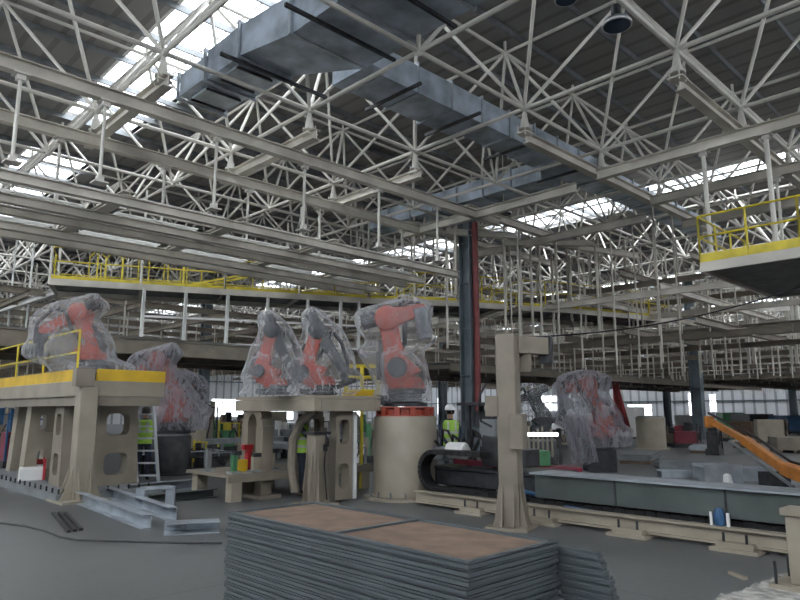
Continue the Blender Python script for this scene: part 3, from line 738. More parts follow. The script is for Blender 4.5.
def cover(rb, label, m='film', zmin=0., infl=.07, skirt=.0, seed=0, amp=.05, name='plastic_cover', top=0.):
    pts = []
    for c in kids(rb)+[g for c_ in kids(rb) for g in kids(c_)]:
        me = c.data
        for p in me.polygons:
            vs = [me.vertices[i].co for i in p.vertices]
            for i in range(len(vs)):
                a, b = vs[i], vs[(i+1) % len(vs)]; n = max(1, int((b-a).length/.06))
                for q in range(n): pts.append(a.lerp(b, q/n))
    z1 = max(p.z for p in pts)+infl*.6+top; NZ, NT = 46, 72; ctr = []; R_ = []
    for i in range(NZ):
        z = zmin+(z1-zmin)*i/(NZ-1); band = .07+.05
        sl = [p for p in pts if abs(p.z-z) < band] or [min(pts, key=lambda p: abs(p.z-z))]
        cx = (min(p.x for p in sl)+max(p.x for p in sl))/2; cy = (min(p.y for p in sl)+max(p.y for p in sl))/2
        ctr.append([cx, cy]); H = []
        for t in range(NT):
            a = 2*PI*t/NT; H.append(max((p.x-cx)*math.cos(a)+(p.y-cy)*math.sin(a) for p in sl)+infl)
        r = []
        for t in range(NT):
            r.append(min(H[(t+d) % NT]/math.cos(2*PI*d/NT) for d in range(-15, 16)))
        R_.append(r)
    # hanging film: smooth along z, then taper at the top
    for _ in range(4):
        for i in range(1, NZ-1):
            ctr[i] = [(ctr[i-1][q]+2*ctr[i][q]+ctr[i+1][q])/4 for q in (0, 1)]
            R_[i] = [(R_[i-1][t]+2*R_[i][t]+R_[i+1][t])/4 for t in range(NT)]
    for i in range(NZ-2, -1, -1):
        R_[i] = [max(R_[i][t], R_[i+1][t]*(.985) if i < NZ-3 else 0) for t in range(NT)]
    verts = []; faces = []
    for i in range(NZ):
        z = zmin+(z1-zmin)*i/(NZ-1); u = i/(NZ-1); tp = 1.0 if u < .9 else math.sqrt(max(0.02, 1-((u-.9)/.1)**2*.8))
        flare = 1+skirt*max(0, 1-u*3)
        for t in range(NT):
            a = 2*PI*t/NT; r = R_[i][t]*tp*flare
            q = Vector((math.cos(a)*1.6, math.sin(a)*1.6, z*.9+seed*3.1))
            w_ = noise.noise(q*2.2)*amp*1.3+abs(noise.noise(Vector((a*3.2, z*1.1, seed*5.)))-.1)*amp*1.2+noise.noise(Vector((a*6, z*1.6, seed)))*amp*.35
            r = max(.04, r+w_)
            verts.append((ctr[i][0]+r*math.cos(a), ctr[i][1]+r*math.sin(a), z+noise.noise(q*1.5)*amp*.8*(1 if i else 0)))
    faces = [(i*NT+t, i*NT+(t+1) % NT, (i+1)*NT+(t+1) % NT, (i+1)*NT+t) for i in range(NZ-1) for t in range(NT)]
    verts.append((ctr[-1][0], ctr[-1][1], z1+.02)); e = len(verts)-1
    faces += [((NZ-1)*NT+t, (NZ-1)*NT+(t+1) % NT, e) for t in range(NT)]
    me = bpy.data.meshes.new(name); me.from_pydata(verts, [], faces); me.materials.append(M[m])
    try: me.shade_smooth()
    except Exception: pass
    o = bpy.data.objects.new(name, me); COL.objects.link(o); o.location = rb.location; o.rotation_euler = rb.rotation_euler
    return tag(o, label, 'plastic cover')

# left platform robot
def on(px, py, d): return atd(px, py, d)
ZT1 = 2.42
pA = on(90, 376, 15.0); pA.z = ZT1+.04
rA = robot(pA, YL, (.0, .42), (.28, 1.22), (1.02, .85), (1.1, .45), 1.0, 'folded orange robot under clear film on the yellow edged platform at left', .22)
cover(rA, 'crumpled clear plastic sheet draped over the leftmost robot', seed=1, infl=.08, skirt=.06)
ZT2 = 1.93
pB1 = on(275, 396, 12.4); pB1.z = ZT2+.02
rB1 = robot(pB1, YR, (-.27, .42), (-.08, 1.18), (.28, .5), (.33, .28), .78, 'smaller left robot of the pair on the central beige platform', .16, fore='dark')
cover(rB1, 'clear film tent over the left robot of the central pair, flaring at its foot', seed=2, infl=.05, skirt=.35)
pB2 = on(321, 396, 12.6); pB2.z = ZT2+.02
rB2 = robot(pB2, YR, (-.33, .42), (-.08, 1.22), (.36, .55), (.46, .28), .9, 'right robot of the pair on the central beige platform, dark forearm hanging down', .18, fore='dark')
cover(rB2, 'puffy clear film bag over the right robot of the central pair', seed=3, infl=.08, skirt=.0)
# central robot on the big drum
PC = Vector((9.25, 9.32, 0)); ZP = 1.55
t = thing('round_pedestal', 'large beige cylindrical pedestal under the tall wrapped robot in the middle', 'pedestal', PC)
MB().lathe(PC, [(.80, 0), (.80, .05), (.62, .06), (.62, ZP-.04), (.60, ZP)], 56).build('drum', 'cream', t, True)
for k in range(16):
    a = 2*PI*k/16; MB().tube((PC.x+.71*math.cos(a), PC.y+.71*math.sin(a), .05), (PC.x+.71*math.cos(a), PC.y+.71*math.sin(a), .16), .018, 6).build('anchor_bolt', 'steel', t)
q = MB().lathe((PC.x, PC.y, ZP), [(.58, 0), (.58, .02), (.50, .03), (.50, .15), (.58, .16), (.58, .18)], 40)
for k in range(12):
    a = 2*PI*k/12; q.box((PC.x+.53*math.cos(a), PC.y+.53*math.sin(a), ZP+.09), (.1, .1, .14), a)
o = q.build('mounting_ring', 'orange', t, True); o['label'] = 'orange red flange ring'
rC = robot((PC.x, PC.y, ZP+.19), YR, (-.16, .74), (-.36, 1.74), (.32, 1.92), (.36, 1.35), 1.3, 'tall orange robot on the big round pedestal, wrist hanging down at right', .34, tool=False, fore='orange')
cover(rC, 'tall shiny plastic film wrapped around the central robot', seed=4, infl=.07, amp=.05, zmin=.1)
lbuild(MB().tube((.30, -.05, 1.95), (.42, -.05, 1.35), .17, 14, .13), 'gripper_bag', 'film_dark', rC, True)
# robots behind the left platform
pD = on(172, 440, 19.); 
def drum(loc, r, h, label, m='cream', nm='round_pedestal'):
    t = thing(nm, label, 'pedestal', loc)
    MB().lathe(loc, [(r*1.2, 0), (r*1.2, .04), (r, .05), (r, h-.02), (r*.97, h)], 36).build('drum', m, t, True)
    MB().lathe((loc[0], loc[1], h), [(r*.9, 0), (r*.9, .05)], 24).build('top_plate', 'steel', t)
    return t
pD.z = 0; drum(pD, .5, 1.0, 'pedestal mostly hidden behind the ladder, under a dark wrapped robot', 'dark')
rD = robot((pD.x, pD.y, 1.05), YL, (-.15, .85), (.45, 1.95), (1.05, 1.6), (1.15, 1.1), 1.3, 'dark red wrapped robot behind the ladder at left', .3, fore='orange')
cover(rD, 'torn cloudy plastic over the robot behind the ladder', 'film2', seed=5, infl=.05, zmin=.1)
pD2 = on(192, 436, 22.5); pD2.z = 0; drum(pD2, .42, 1.2, 'narrow pedestal behind the robot beside the ladder')
rD2 = robot((pD2.x, pD2.y, 1.25), YR, (-.1, .5), (-.15, 1.35), (.3, 1.0), (.32, .4), .9, 'farther small orange robot right of the one behind the ladder', .2, fore='dark')
cover(rD2, 'white plastic over the farther small robot right of the ladder', 'film2', seed=6, infl=.03, zmin=.1)
# wrapped robot on the right
pE = on(600, 471, 19.6); pE.z = 0
q = MB().box((pE.x, pE.y, .3), (.75, .75, .6), HA); 
pe = thing('robot_plinth', 'dark square plinth under the wrapped robot right of the beige post', 'plinth', pE); q.build('block', 'dark', pe, bevel=.02)
rE = robot((pE.x, pE.y, .62), YL, (-.15, .75), (.25, 1.75), (.95, 1.65), (.98, .9), 1.25, 'bulky orange robot wrapped in torn film right of the beige post', .3)
cover(rE, 'large torn grey plastic hood over the robot right of the beige post', 'film2', seed=8, infl=.10, zmin=.05, amp=.09)
q = MB(); n = 10     # loose white skirt and side flap
vs = []
for i in range(n+1):
    for j in range(9):
        u = i/n; w = j/8; c = Vector((pE.x, pE.y, 0))+_R*(-1.15+.75*u)-Vector((_F.x, _F.y, 0))*(.55+.1*math.sin(u*17))
        vs.append((c.x+_R.x*(.25*(1-w)), c.y+_R.y*(.25*(1-w)), .25+w*1.25+.05*math.sin(u*9)))
fs = [(i*9+j, (i+1)*9+j, (i+1)*9+j+1, i*9+j+1) for i in range(n) for j in range(8)]
me = bpy.data.meshes.new('hanging_sheet'); me.from_pydata(vs, [], fs); me.materials.append(M['film2']); o = bpy.data.objects.new('hanging_sheet', me); COL.objects.link(o)
sm = o.modifiers.new('thickness', 'SOLIDIFY'); sm.thickness = .01
tag(o, 'loose pale sheet hanging from the front of the torn wrapped robot', 'sheet')
vs = []
for i in range(7):
    for j in range(9):
        u = i/6; w = j/8; c = Vector((pE.x, pE.y, 0))+_R*(.45+.42*u*(1.-w*.75))-Vector((_F.x, _F.y, 0))*(.1+.07*math.sin(u*14))
        vs.append((c.x, c.y, 1.1+w*1.3+.06*math.sin(u*7)))
fs = [(i*9+j, (i+1)*9+j, (i+1)*9+j+1, i*9+j+1) for i in range(6) for j in range(8)]
me = bpy.data.meshes.new('hanging_sheet'); me.from_pydata(vs, [], fs); me.materials.append(M['redpipe']); o = bpy.data.objects.new('hanging_sheet', me); COL.objects.link(o)
sm = o.modifiers.new('thickness', 'SOLIDIFY'); sm.thickness = .02
tag(o, 'dark reddish flap of sheet hanging at the right side of the torn wrapped robot', 'sheet')

# ================================================================== ROBOT PLATFORMS
def slotted_leg(parent, c, ax, w, z0, z1, th=.26, m='cream', slots=2, taper=.08):
    """upright plate leg with rounded openings; c centre at floor, ax = direction of its width"""
    ax = Vector(ax).normalized(); n_ = Vector((-ax.y, ax.x, 0)); c = Vector(c)
    bm = bmesh.new(); H = z1-z0
    def loop(pl):
        vs = [bm.verts.new(c+ax*u+Vector((0, 0, z0+v))-n_*th/2) for u, v in pl]
        return [bm.edges.new((vs[i], vs[(i+1) % len(vs)])) for i in range(len(vs))]
    es = loop([(-w/2-taper, 0), (w/2+taper, 0), (w/2, H), (-w/2, H)])
    sh = H/(slots)*.56; sw = w*.30
    for s in range(slots):
        zc = H*(s+.5)/slots+.02; pl = []
        for k in range(20):
            a = 2*PI*k/20; x = math.cos(a); y = math.sin(a); r = .5
            px_ = sw*(abs(x)**r)*(1 if x > 0 else -1); py_ = sh/2*(abs(y)**r)*(1 if y > 0 else -1)
            pl.append((px_, zc+py_))
        es += loop(pl)
    g = bmesh.ops.triangle_fill(bm, use_beauty=True, edges=es)
    fcs = [f for f in g['geom'] if isinstance(f, bmesh.types.BMFace)]
    ex = bmesh.ops.extrude_face_region(bm, geom=fcs)
    bmesh.ops.translate(bm, vec=n_*th, verts=[v for v in ex['geom'] if isinstance(v, bmesh.types.BMVert)])
    bmesh.ops.recalc_face_normals(bm, faces=bm.faces)
    bmesh.ops.translate(bm, vec=-parent_origin(parent), verts=bm.verts)
    me = bpy.data.meshes.new('leg'); bm.to_mesh(me); bm.free(); me.materials.append(M[m])
    o = bpy.data.objects.new('leg', me); COL.objects.link(o); o.parent = parent; return o
def bolts(parent, pts, z0, h=.09, r=.018, m='dark'):
    for p in pts: MB().tube((p[0], p[1], z0), (p[0], p[1], z0+h), r, 6).build('anchor_bolt', m, parent)
def flared_post(parent, x, y, z1, w=.3, fl=.22, m='cream', fh=.62, rz=0.):
    q = MB(); q.box((x, y, z1/2), (w, w, z1), rz); q.build('post', m, parent, bevel=.015)
    q = MB(); q.box((x, y, .02), (w+2*fl+.1, w+2*fl+.1, .04), rz)
    for a in range(4):
        an = rz+a*PI/2; ax = Vector((math.cos(an), math.sin(an), 0)); n_ = Vector((-ax.y, ax.x, 0))
        for s in (-.3, .3):
            q.prism([(w/2, .04), (w/2+fl, .04), (w/2+fl*.75, .12), (w/2+.01, fh)], Vector((x, y, 0))+n_*(s*w-.01), ax, (0, 0, 1), n_*.02)
    q.build('base_gussets', m, parent)

# left platform: corner at (4.5, 13.25)
cx, cy = 4.5, 13.25
pl = thing('robot_platform', 'beige robot platform with an amber yellow edge beam at the far left', 'platform', (cx, cy, 0))
MB().box(((cx+6.05)/2+.0, (cy+20)/2, 1.98), (1.55, 6.75, .06)).build('deck_plate', 'cream', pl)
for a, b in (((cx+.02, cy, 2.08), (cx+.02, 20, 2.08)), ((cx, cy+.02, 2.08), (6.05, cy+.02, 2.08)), ((6.0, cy, 2.08), (6.0, 20, 2.08))):
    MB().bar(a, b, .2, .3).build('beam', 'cream', pl, bevel=.01)
MB().bar((cx+.1, cy+.02, 1.84), (6.0, cy+.02, 1.84), .16, .18).build('lower_beam', 'creamdk', pl)
MB().bar((cx+.05, cy+.1, 1.84), (cx+.05, 19.6, 1.84), .16, .18).build('lower_beam', 'creamdk', pl)
for a, b in (((cx+.02, cy+.35, 2.34), (cx+.02, 20, 2.34)), ((cx+.25, cy+.05, 2.34), (6.1, cy+.05, 2.34))):
    o = MB().bar(a, b, .14, .24).build('edge_beam', 'yellowbeam', pl, bevel=.01); o['label'] = 'amber yellow edge beam'
MB().box(((cx+6.05)/2, (cy+20)/2, 2.40), (1.4, 6.6, .04)).build('top_plate', 'steel', pl)
slotted_leg(pl, (5.55, cy+1.05, 0), (1, .1, 0), .84, .14, 1.76)
slotted_leg(pl, (5.1, 17.0, 0), (1, .1, 0), 1.0, .14, 1.76)
slotted_leg(pl, (5.4, 19.4, 0), (1, .1, 0), .9, .14, 1.76)
slotted_leg(pl, (4.75, 14.9, 0), (.1, 1, 0), .8, .14, 1.76, m='creamdk')
flared_post(pl, cx+.06, cy-.02, 2.12, .32, .22)
MB().box((cx-.05, cy-.1, 2.28), (.34, .2, .34)).build('corner_clamp', 'creamdk', pl)
q = MB(); q.box((5.15, 16.7, .07), (2.0, 7.0, .14)); q.build('base_plate', 'steel', pl)
bolts(pl, [(4.22, 13.3+.35*k) for k in range(12)]+[(4.3+.2*k, 13.27) for k in range(9)], .14)
# its railing (olive-yellow) in front of the robot
rl = thing('railing', 'thin olive yellow railing in front of the leftmost wrapped robot', 'railing', (cx, cy, ZT1))
for h in (.38, .82): MB().tube((cx, cy+.45, ZT1+h), (cx, 20, ZT1+h), .02, 6).build('rail', 'yellow', rl)
for y in (cy+.45, cy+2.6, cy+4.7, 20): MB().tube((cx, y, ZT1), (cx, y, ZT1+.82), .022, 6).build('rail_post', 'yellow', rl)
# thin hanging white cords at far left are hanger rods of the frame
# central platform: corner at (7.1, 9.45)
cx, cy = 7.12, 9.45; X2, Y2 = 8.72, 12.15
pl2 = thing('robot_platform', 'beige robot platform on posts carrying the central pair of wrapped robots', 'platform', (cx, cy, 0))
MB().box(((cx+X2)/2, (cy+Y2)/2, ZT2-.03), (X2-cx, Y2-cy, .06)).build('deck_plate', 'cream', pl2)
for a, b in (((cx+.08, cy+.005, ZT2-.175), (cx+.08, Y2-.005, ZT2-.175)), ((cx+.165, cy+.08, ZT2-.175), (X2-.165, cy+.08, ZT2-.175)), ((X2-.08, cy+.005, ZT2-.175), (X2-.08, Y2-.005, ZT2-.175)), ((cx+.165, Y2-.08, ZT2-.175), (X2-.165, Y2-.08, ZT2-.175))):
    MB().bar(a, b, .16, .22).build('beam', 'cream', pl2, bevel=.01)
sp = thing('short_post', 'short beige flared post with a cable, standing in front of the central platform', 'post', (cx+.28, cy+.28, 0))
flared_post(sp, cx+.28, cy+.28, 1.24, .27, .12, fh=1.0, m='creamdk')
MB().box((cx+.28, cy+.28, 1.26), (.36, .36, .04)).build('cap_plate', 'dark', sp)
q = MB().path([(cx+.33, cy+.10, 1.25), (cx+.35, cy+.09, 1.2), (cx+.32, cy+.10, .7), (cx+.36, cy+.06, .1)], .014, 6); q.box((cx+.34, cy+.10, 1.0), (.05, .06, .12)); q.build('cable_run', 'black', sp)
slotted_leg(pl2, (cx+.86, cy+.30, 0), (1, 0, 0), .40, .05, ZT2-.28, .2, 'creamdk', taper=0)
MB().box((cx+1.13, cy+.30, .84), (.08, .2, 1.6)).build('leg', 'white', pl2)
slotted_leg(pl2, (X2-.3, Y2-.9, 0), (1, 0, 0), .42, .05, ZT2-.28, .2, 'cream')
# arched leg on the far left
bm_ = MB(); c0 = Vector((cx+.16, Y2-.35, 0)); pts = []
for s, sg in ((0, -1), (.34, 1)): bm_.bar((c0.x, c0.y-s*1.6, .05), (c0.x, c0.y-s*1.6, 1.35), .24)
for k in range(8):
    a0_, a1_ = PI*k/8, PI*(k+1)/8; r = .27
    m0 = c0+Vector((0, -.27-r*math.cos(a0_)*-1, 1.35+r*math.sin(a0_)*1.3)); m1 = c0+Vector((0, -.27-r*math.cos(a1_)*-1, 1.35+r*math.sin(a1_)*1.3)); bm_.bar(m0, m1, .24, .2)
bm_.box((c0.x, c0.y-.27, .03), (.5, 1.1, .06)); bm_.box((c0.x, c0.y-.27, 1.78), (.24, .95, .12)); bm_.build('arched_leg', 'creamdk', pl2)
MB().path([(cx+.75, cy+.95, 1.66), (cx+.62, cy+1.25, 1.45), (cx+.55, cy+1.4, 1.1), (cx+.55, cy+1.42, .6), (cx+.6, cy+1.35, .1)], .09, 8).build('curved_leg', 'creamdk', pl2, True)
# beige gantry post in the middle of the photo
GPX, GPY = 7.98, 5.87
gp = thing('gantry_post', 'tall beige square post with a short arm at its top, right of centre', 'post', (GPX, GPY, 0))
flared_post(gp, GPX, GPY, 2.78, .29, .11, fh=.62, m='creamdk', rz=.35)
A = Vector((GPX, GPY, 2.63)); Dv = Vector((_R.x, _R.y, 0))*.82+Vector((_F.x, _F.y, 0)).normalized()*.4
B_e = A+Dv*.78
MB().bar(A+Dv*.15, B_e, .2, .26).build('arm', 'creamdk', gp, bevel=.01)
MB().box(B_e+Vector((0, 0, -.05)), (.16, .2, .42), .35).build('arm_end_block', 'dark', gp)
MB().box(A+Dv*.30+Vector((0, 0, -.25)), (.05, .26, .3), .35).build('arm_bracket', 'creamdk', gp)
MB().box((GPX-.06, GPY-.20, 1.36), (.26, .2, .5), .35).build('junction_box', 'creamdk', gp, bevel=.015)
MB().box((GPX-.14, GPY+.18, 1.72), (.2, .2, .3), .35).build('side_box', 'creamdk', gp, bevel=.015)
MB().path([(GPX-.2, GPY+.26, 2.05), (GPX-.26, GPY+.32, 1.9), (GPX-.28, GPY+.34, 1.7), (GPX-.26, GPY+.32, 1.5), (GPX-.16, GPY+.2, 1.42)], .018, 6).build('cable', 'black', gp, True)
# beige post at the lower right corner
gp2 = thing('gantry_post', 'beige post cut off by the lower right corner of the photo', 'post', (7.25, 2.0, 0))
c = atz(802, 592, 0); c = Vector((c.x+.1, c.y-.02, 0)); gp2.location = c
MB().box((c.x, c.y, .37), (.26, .2, .62)).build('post', 'cream', gp2, bevel=.01)
MB().box((c.x, c.y, .71), (.32, .26, .06)).build('cap', 'cream', gp2); MB().box((c.x, c.y, .035), (.5, .5, .05)).build('foot_plate', 'cream', gp2)
bolts(gp2, [(c.x-.2, c.y+.2), (c.x-.2, c.y-.2), (c.x+.2, c.y+.2)], .06, .2, .014)
sl = MB(); pg = []
gr_ = random.Random(4); gpt = [(706, 606), (722, 594), (745, 589), (765, 580), (788, 573), (815, 568)]
for (xa, ya), (xb, yb) in zip(gpt, gpt[1:]):
    for k in range(6): v = atz(xa+(xb-xa)*k/6+gr_.uniform(-2, 2), ya+(yb-ya)*k/6+gr_.uniform(-2.2, 2.2), .02); pg.append((v.x, v.y))
v = atz(830, 620, .02); pg.append((v.x, v.y)); v = atz(690, 640, .02); pg.append((v.x, v.y))
sl.prism(pg, (0, 0, .002), (1, 0, 0), (0, 1, 0), (0, 0, .02)); o = sl.build('grout_patch', 'grout'); tag(o, 'rough pale grout patch on the floor at the lower right corner', 'grout')

# ================================================================== STACK OF FRAMED PANELS
def panel(x0, x1, y0, y1, z, h, label, top=False, group='grey framed panels of the front stack'):
    t = thing('framed_panel', label, 'panel', ((x0+x1)/2, (y0+y1)/2, z), group)
    f = MB(); e = .045
    for (a, b) in (((x0, y0), (x0, y1)), ((x1, y0), (x1, y1)), ((x0, y0), (x1, y0)), ((x0, y1), (x1, y1))):
        sx = e/2 if a[0] == x0 and b[0] == x0 else (-e/2 if a[0] == x1 and b[0] == x1 else 0)
        sy = e/2 if a[1] == y0 and b[1] == y0 else (-e/2 if a[1] == y1 and b[1] == y1 else 0)
        l = (abs(b[0]-a[0])-2*e-.002 if sx == 0 else e, abs(b[1]-a[1]) if sy == 0 else e)
        c = ((a[0]+b[0])/2+sx, (a[1]+b[1])/2+sy)
        f.box((c[0], c[1], z+h*.30), (l[0], l[1], h*.52)); f.box((c[0], c[1], z+h*.86), (l[0], l[1], h*.2))
        f.box((c[0]+(.006 if sx > 0 else -.006 if sx < 0 else 0), c[1]+(.006 if sy > 0 else -.006 if sy < 0 else 0), z+h*.66), (l[0]-.012, l[1]-.012, h*.26))
    if top:
        f.box(((x0+x1)/2, y0+1.28, z+h*.8), (x1-x0-.05, .04, h*.3))
    f.build('frame', 'panelframe', t)
    MB().box(((x0+x1)/2, (y0+y1)/2, z+h*.45), (x1-x0-.07, y1-y0-.07, h*.5 if not top else .012)).build('board', 'wood', t)
    return t
NP, PH = 17, .0472
for k in range(NP):
    jx = random.uniform(-.012, .012); jy = random.uniform(-.014, .014)
    if k == NP-1: jx = jy = 0
    panel(3.03+jx, 3.96+jx, 2.54+jy, 5.22+jy, k*PH, PH*.96,
          'topmost framed panel of the front stack, brown boards showing inside its grey rim' if k == NP-1 else 'grey rimmed flat panel lying in the front stack below the topmost one', k == NP-1)
for k in range(16):
    x0 = 4.0; yy = 2.27-.017*(15-k)+random.uniform(-.012, .012)
    t = MB(); t.box((x0+.03, yy+.2, k*.0472+.012), (.07, .42, .024)); t.box((x0+.032, yy+.2, k*.0472+.0345), (.05, .40, .021))
    o = t.build('steel_channel', 'panelframe'); tag(o, 'short dark grey channel in the staggered pile at the right end of the panel stack', 'channel', 'short channels piled behind the panel stack')

# ================================================================== FLOOR RAIL LINE AND GREY BEAM
def rail_line(x, y0, y1, label, feet=1.35):
    t = thing('floor_rail', label, 'rail', (x, (y0+y1)/2, 0))
    MB().ibeam((x, y0, .15), (x, y1, .15), .16, .20, .025).build('rail', 'cream', t)
    y = y1+.5; 
    while y < y0-.2:
        q = MB(); q.box((x-.02, y, .02), (.5, .55, .04)); q.box((x-.15, y, .07), (.12, .42, .07)); q.build('foot_plate', 'cream', t)
        bolts(t, [(x-.17, y-.13), (x-.17, y+.13)], .1, .11, .016); y += feet
    return t
rail_line(8.72, 8.5, -1.5, 'front beige steel rail bolted to the floor below the long grey beam')
rail_line(10.1, 9.0, -1.5, 'rear beige steel rail on the floor behind the long grey beam')
gb = thing('long_grey_beam', 'long dark grey green box beam lying along the rail line on the right', 'beam', (9.15, 2.3, 0))
MB().box((9.17, 2.25, .50), (.52, 7.7, .36)).build('box_beam', 'beamgrey', gb, bevel=.01)
MB().box((9.15, 2.25, .69), (.62, 7.8, .025)).build('top_flange', 'galv', gb)
for y in (5.9, 4.6, 1.9, -.6): MB().box((9.36, y, .16), (.16, .3, .32)).build('support_block', 'dark', gb)
q = MB()
for y in (4.75, 3.25, 1.6): q.box((8.905, y, .5), (.015, .03, .34))
q.build('seam_strip', 'dark', gb)
# black energy chain
ec = thing('energy_chain', 'black cable chain looping round at the left end of the rail line', 'cable chain', (9.2, 7.5, 0))
XC = 9.12
a = atx(424, 469, XC); r = .33
yl = a.y-r; zc = a.z
path = [(yl-1.1, zc+r)]+[(yl-.55*k/4, zc+r) for k in range(4, -1, -1)]
path = [(yl-.16*k, zc+r) for k in range(7, 0, -1)]+[(yl+r*math.sin(PI*k/12), zc+r*math.cos(PI*k/12)) for k in range(13)]+[(yl-.16*k, zc-r+.0) for k in range(1, 40)]
k = 0
for (p, n_) in zip(path, path[1:]):
    c = ((p[0]+n_[0])/2, (p[1]+n_[1])/2); an = math.atan2(n_[1]-p[1], n_[0]-p[0]); l = math.hypot(n_[0]-p[0], n_[1]-p[1])
    R_ = Matrix.Rotation(an, 3, 'X'); q = MB(); q.box((XC, c[0], c[1]), (.26, l*.93, .085), mtx=R_); q.box((XC, c[0], c[1]), (.22, l*1.02, .06), mtx=R_)
    q.build('chain_link', 'black', ec)
# shuttle carriage and machinery on the rails
sc = thing('shuttle_carriage', 'dark shuttle machine with cables on the rail line left of the beige post', 'machine', (9.7, 7.8, 0))
MB().box((9.95, 7.55, .42), (.9, 2.5, .28)).build('chassis', 'dark', sc, bevel=.02)
MB().box((9.95, 7.55, .60), (1.0, 2.6, .05)).build('deck', 'dark', sc)
o = MB().box((9.62, 7.7, .72), (.3, 1.1, .09)).build('red_bracket', 'maroon', sc)
q = MB()
for y in (8.15, 7.55): q.bar((9.8, y, .6), (9.8, y, 1.76), .07); q.bar((10.2, y, .6), (10.2, y, 1.76), .07)
q.box((9.95, 7.85, 1.78), (.6, .95, .06)); q.bar((9.8, 8.15, 1.2), (9.8, 7.55, 1.2), .07); q.bar((9.8, 8.15, .75), (9.8, 7.55, 1.65), .05); q.build('tower', 'dark', sc)
o = MB().lathe((9.45, 7.93, .93), [(.13, 0), (.15, .02), (.15, .40), (.13, .42)], 20, 'Y').build('drum', 'white', sc, True); o['label'] = 'off-white cylindrical tank'
for k in range(7):
    y0 = 7.0+.25*k; z0 = .75+.1*(k % 3)
    MB().path([(9.5, y0, z0), (9.45, y0+.12, z0+.28+.05*(k % 2)), (9.5, y0+.3, z0+.35), (9.6, y0+.42, z0+.05)], .028, 6).build('hose', 'black', sc, True)
for (x, y, z, a, b, c, m_) in ((9.6, 7.3, .95, .5, .4, .5, 'dark'), (9.9, 7.65, 1.25, .4, .35, .5, 'steel'), (9.7, 6.9, .85, .4, .5, .3, 'dark'), (9.55, 8.6, .85, .3, .3, .25, 'steel'), (10.0, 7.85, 1.5, .3, .4, .3, 'dark')):
    MB().box((x, y, z), (a, b, c)).build('module', m_, sc, bevel=.02)
MB().path([(9.3, 6.6, .35), (9.25, 6.2, .3), (9.2, 5.9, .38), (9.0, 5.6, .22), (8.95, 5.1, .2)], .03, 6).build('blue_hose', 'blue', sc, True)
# maroon tray with green material and tube light, right of the post
tb = atd(545, 470, 13.2)
tr = thing('assembly_cart', 'maroon topped cart with a lit white tube behind it, right of the beige post', 'cart', (tb.x, tb.y, 0), None, YR)
lbuild(MB().box((0, 0, .50), (1.25, .7, .22)), 'tray', 'maroon', tr, bevel=.02)
lbuild(MB().box((.0, 0, .24), (1.0, .6, .36)), 'chassis', 'dark', tr)
lbuild(MB().box((-.2, .05, .76), (.55, .45, .28)), 'green_fill', 'green', tr, bevel=.02)
lbuild(MB().bar((-.5, .2, .62), (-.5, .2, 1.22), .05).bar((.35, .2, .62), (.35, .2, 1.22), .05), 'uprights', 'dark', tr)
o = lbuild(MB().box((-.1, .12, 1.20), (.80, .09, .07)), 'lamp_tube', 'lampglow', tr); o['label'] = 'glowing white tube'
for k in range(8): lbuild(MB().box((-.4+.09*k, .35, .98+.05*(k % 3)), (.03, .05, .55)), 'rod', 'creamdk', tr)
pF = on(540, 440, 16.2); pF.z = 0; drum(pF, .4, .95, 'dark pedestal behind the maroon cart', 'dark')
rF = robot((pF.x, pF.y, 1.0), YL, (-.1, .4), (.1, 1.05), (.55, .9), (.6, .5), .8, 'dark partly wrapped robot between the beige post and the torn wrapped robot', .18, arm='dark', fore='dark')
cover(rF, 'small crumpled film over the dark robot beside the beige post', 'film', seed=11, infl=.02, zmin=.5)

# ================================================================== LOW STEEL TABLE WITH FIXTURES
lt = thing('low_steel_table', 'low green beige steel table on stout legs between the two robot platforms', 'table', (7.6, 11.6, 0))
TX0, TX1, TY0, TY1, TZ = 6.35, 9.9, 10.95, 12.6, .50
tb_ = MB().box(((TX0+TX1)/2, (TY0+TY1)/2, TZ-.03), (TX1-TX0, TY1-TY0, .06)).build('table_top', 'creamdk', lt)
for (x, y) in ((TX0+.2, TY0+.15), (TX0+.2, TY1-.2), ((TX0+TX1)/2, TY0+.15), ((TX0+TX1)/2, TY1-.2), (TX1-.2, TY0+.15), (TX1-.2, TY1-.2)):
    MB().box((x, y, (TZ-.06)/2), (.22, .22, TZ-.06)).build('leg', 'cream', lt, bevel=.01)
MB().box(((TX0+TX1)/2, TY0+.05, TZ-.1), (TX1-TX0, .08, .1)).build('apron', 'creamdk', lt)
def small(name, label, cat, mb, m, bevel=.008, group=None):
    o = mb.build(name, m, None, False, bevel); return tag(o, label, cat, group)
small('yellow_box', 'yellow box standing on the low steel table', 'box', MB().box((6.9, 11.5, TZ+.11), (.22, .22, .22)), 'yellowbeam')
rt = thing('clamp_tower', 'bright red clamp tower on the low steel table', 'clamp', (7.2, 11.7, TZ))
MB().box((7.2, 11.7, TZ+.2), (.09, .12, .4)).build('body', 'red', rt, bevel=.01); MB().box((7.17, 11.7, TZ+.44), (.22, .1, .1)).build('jaw', 'red', rt, bevel=.01)
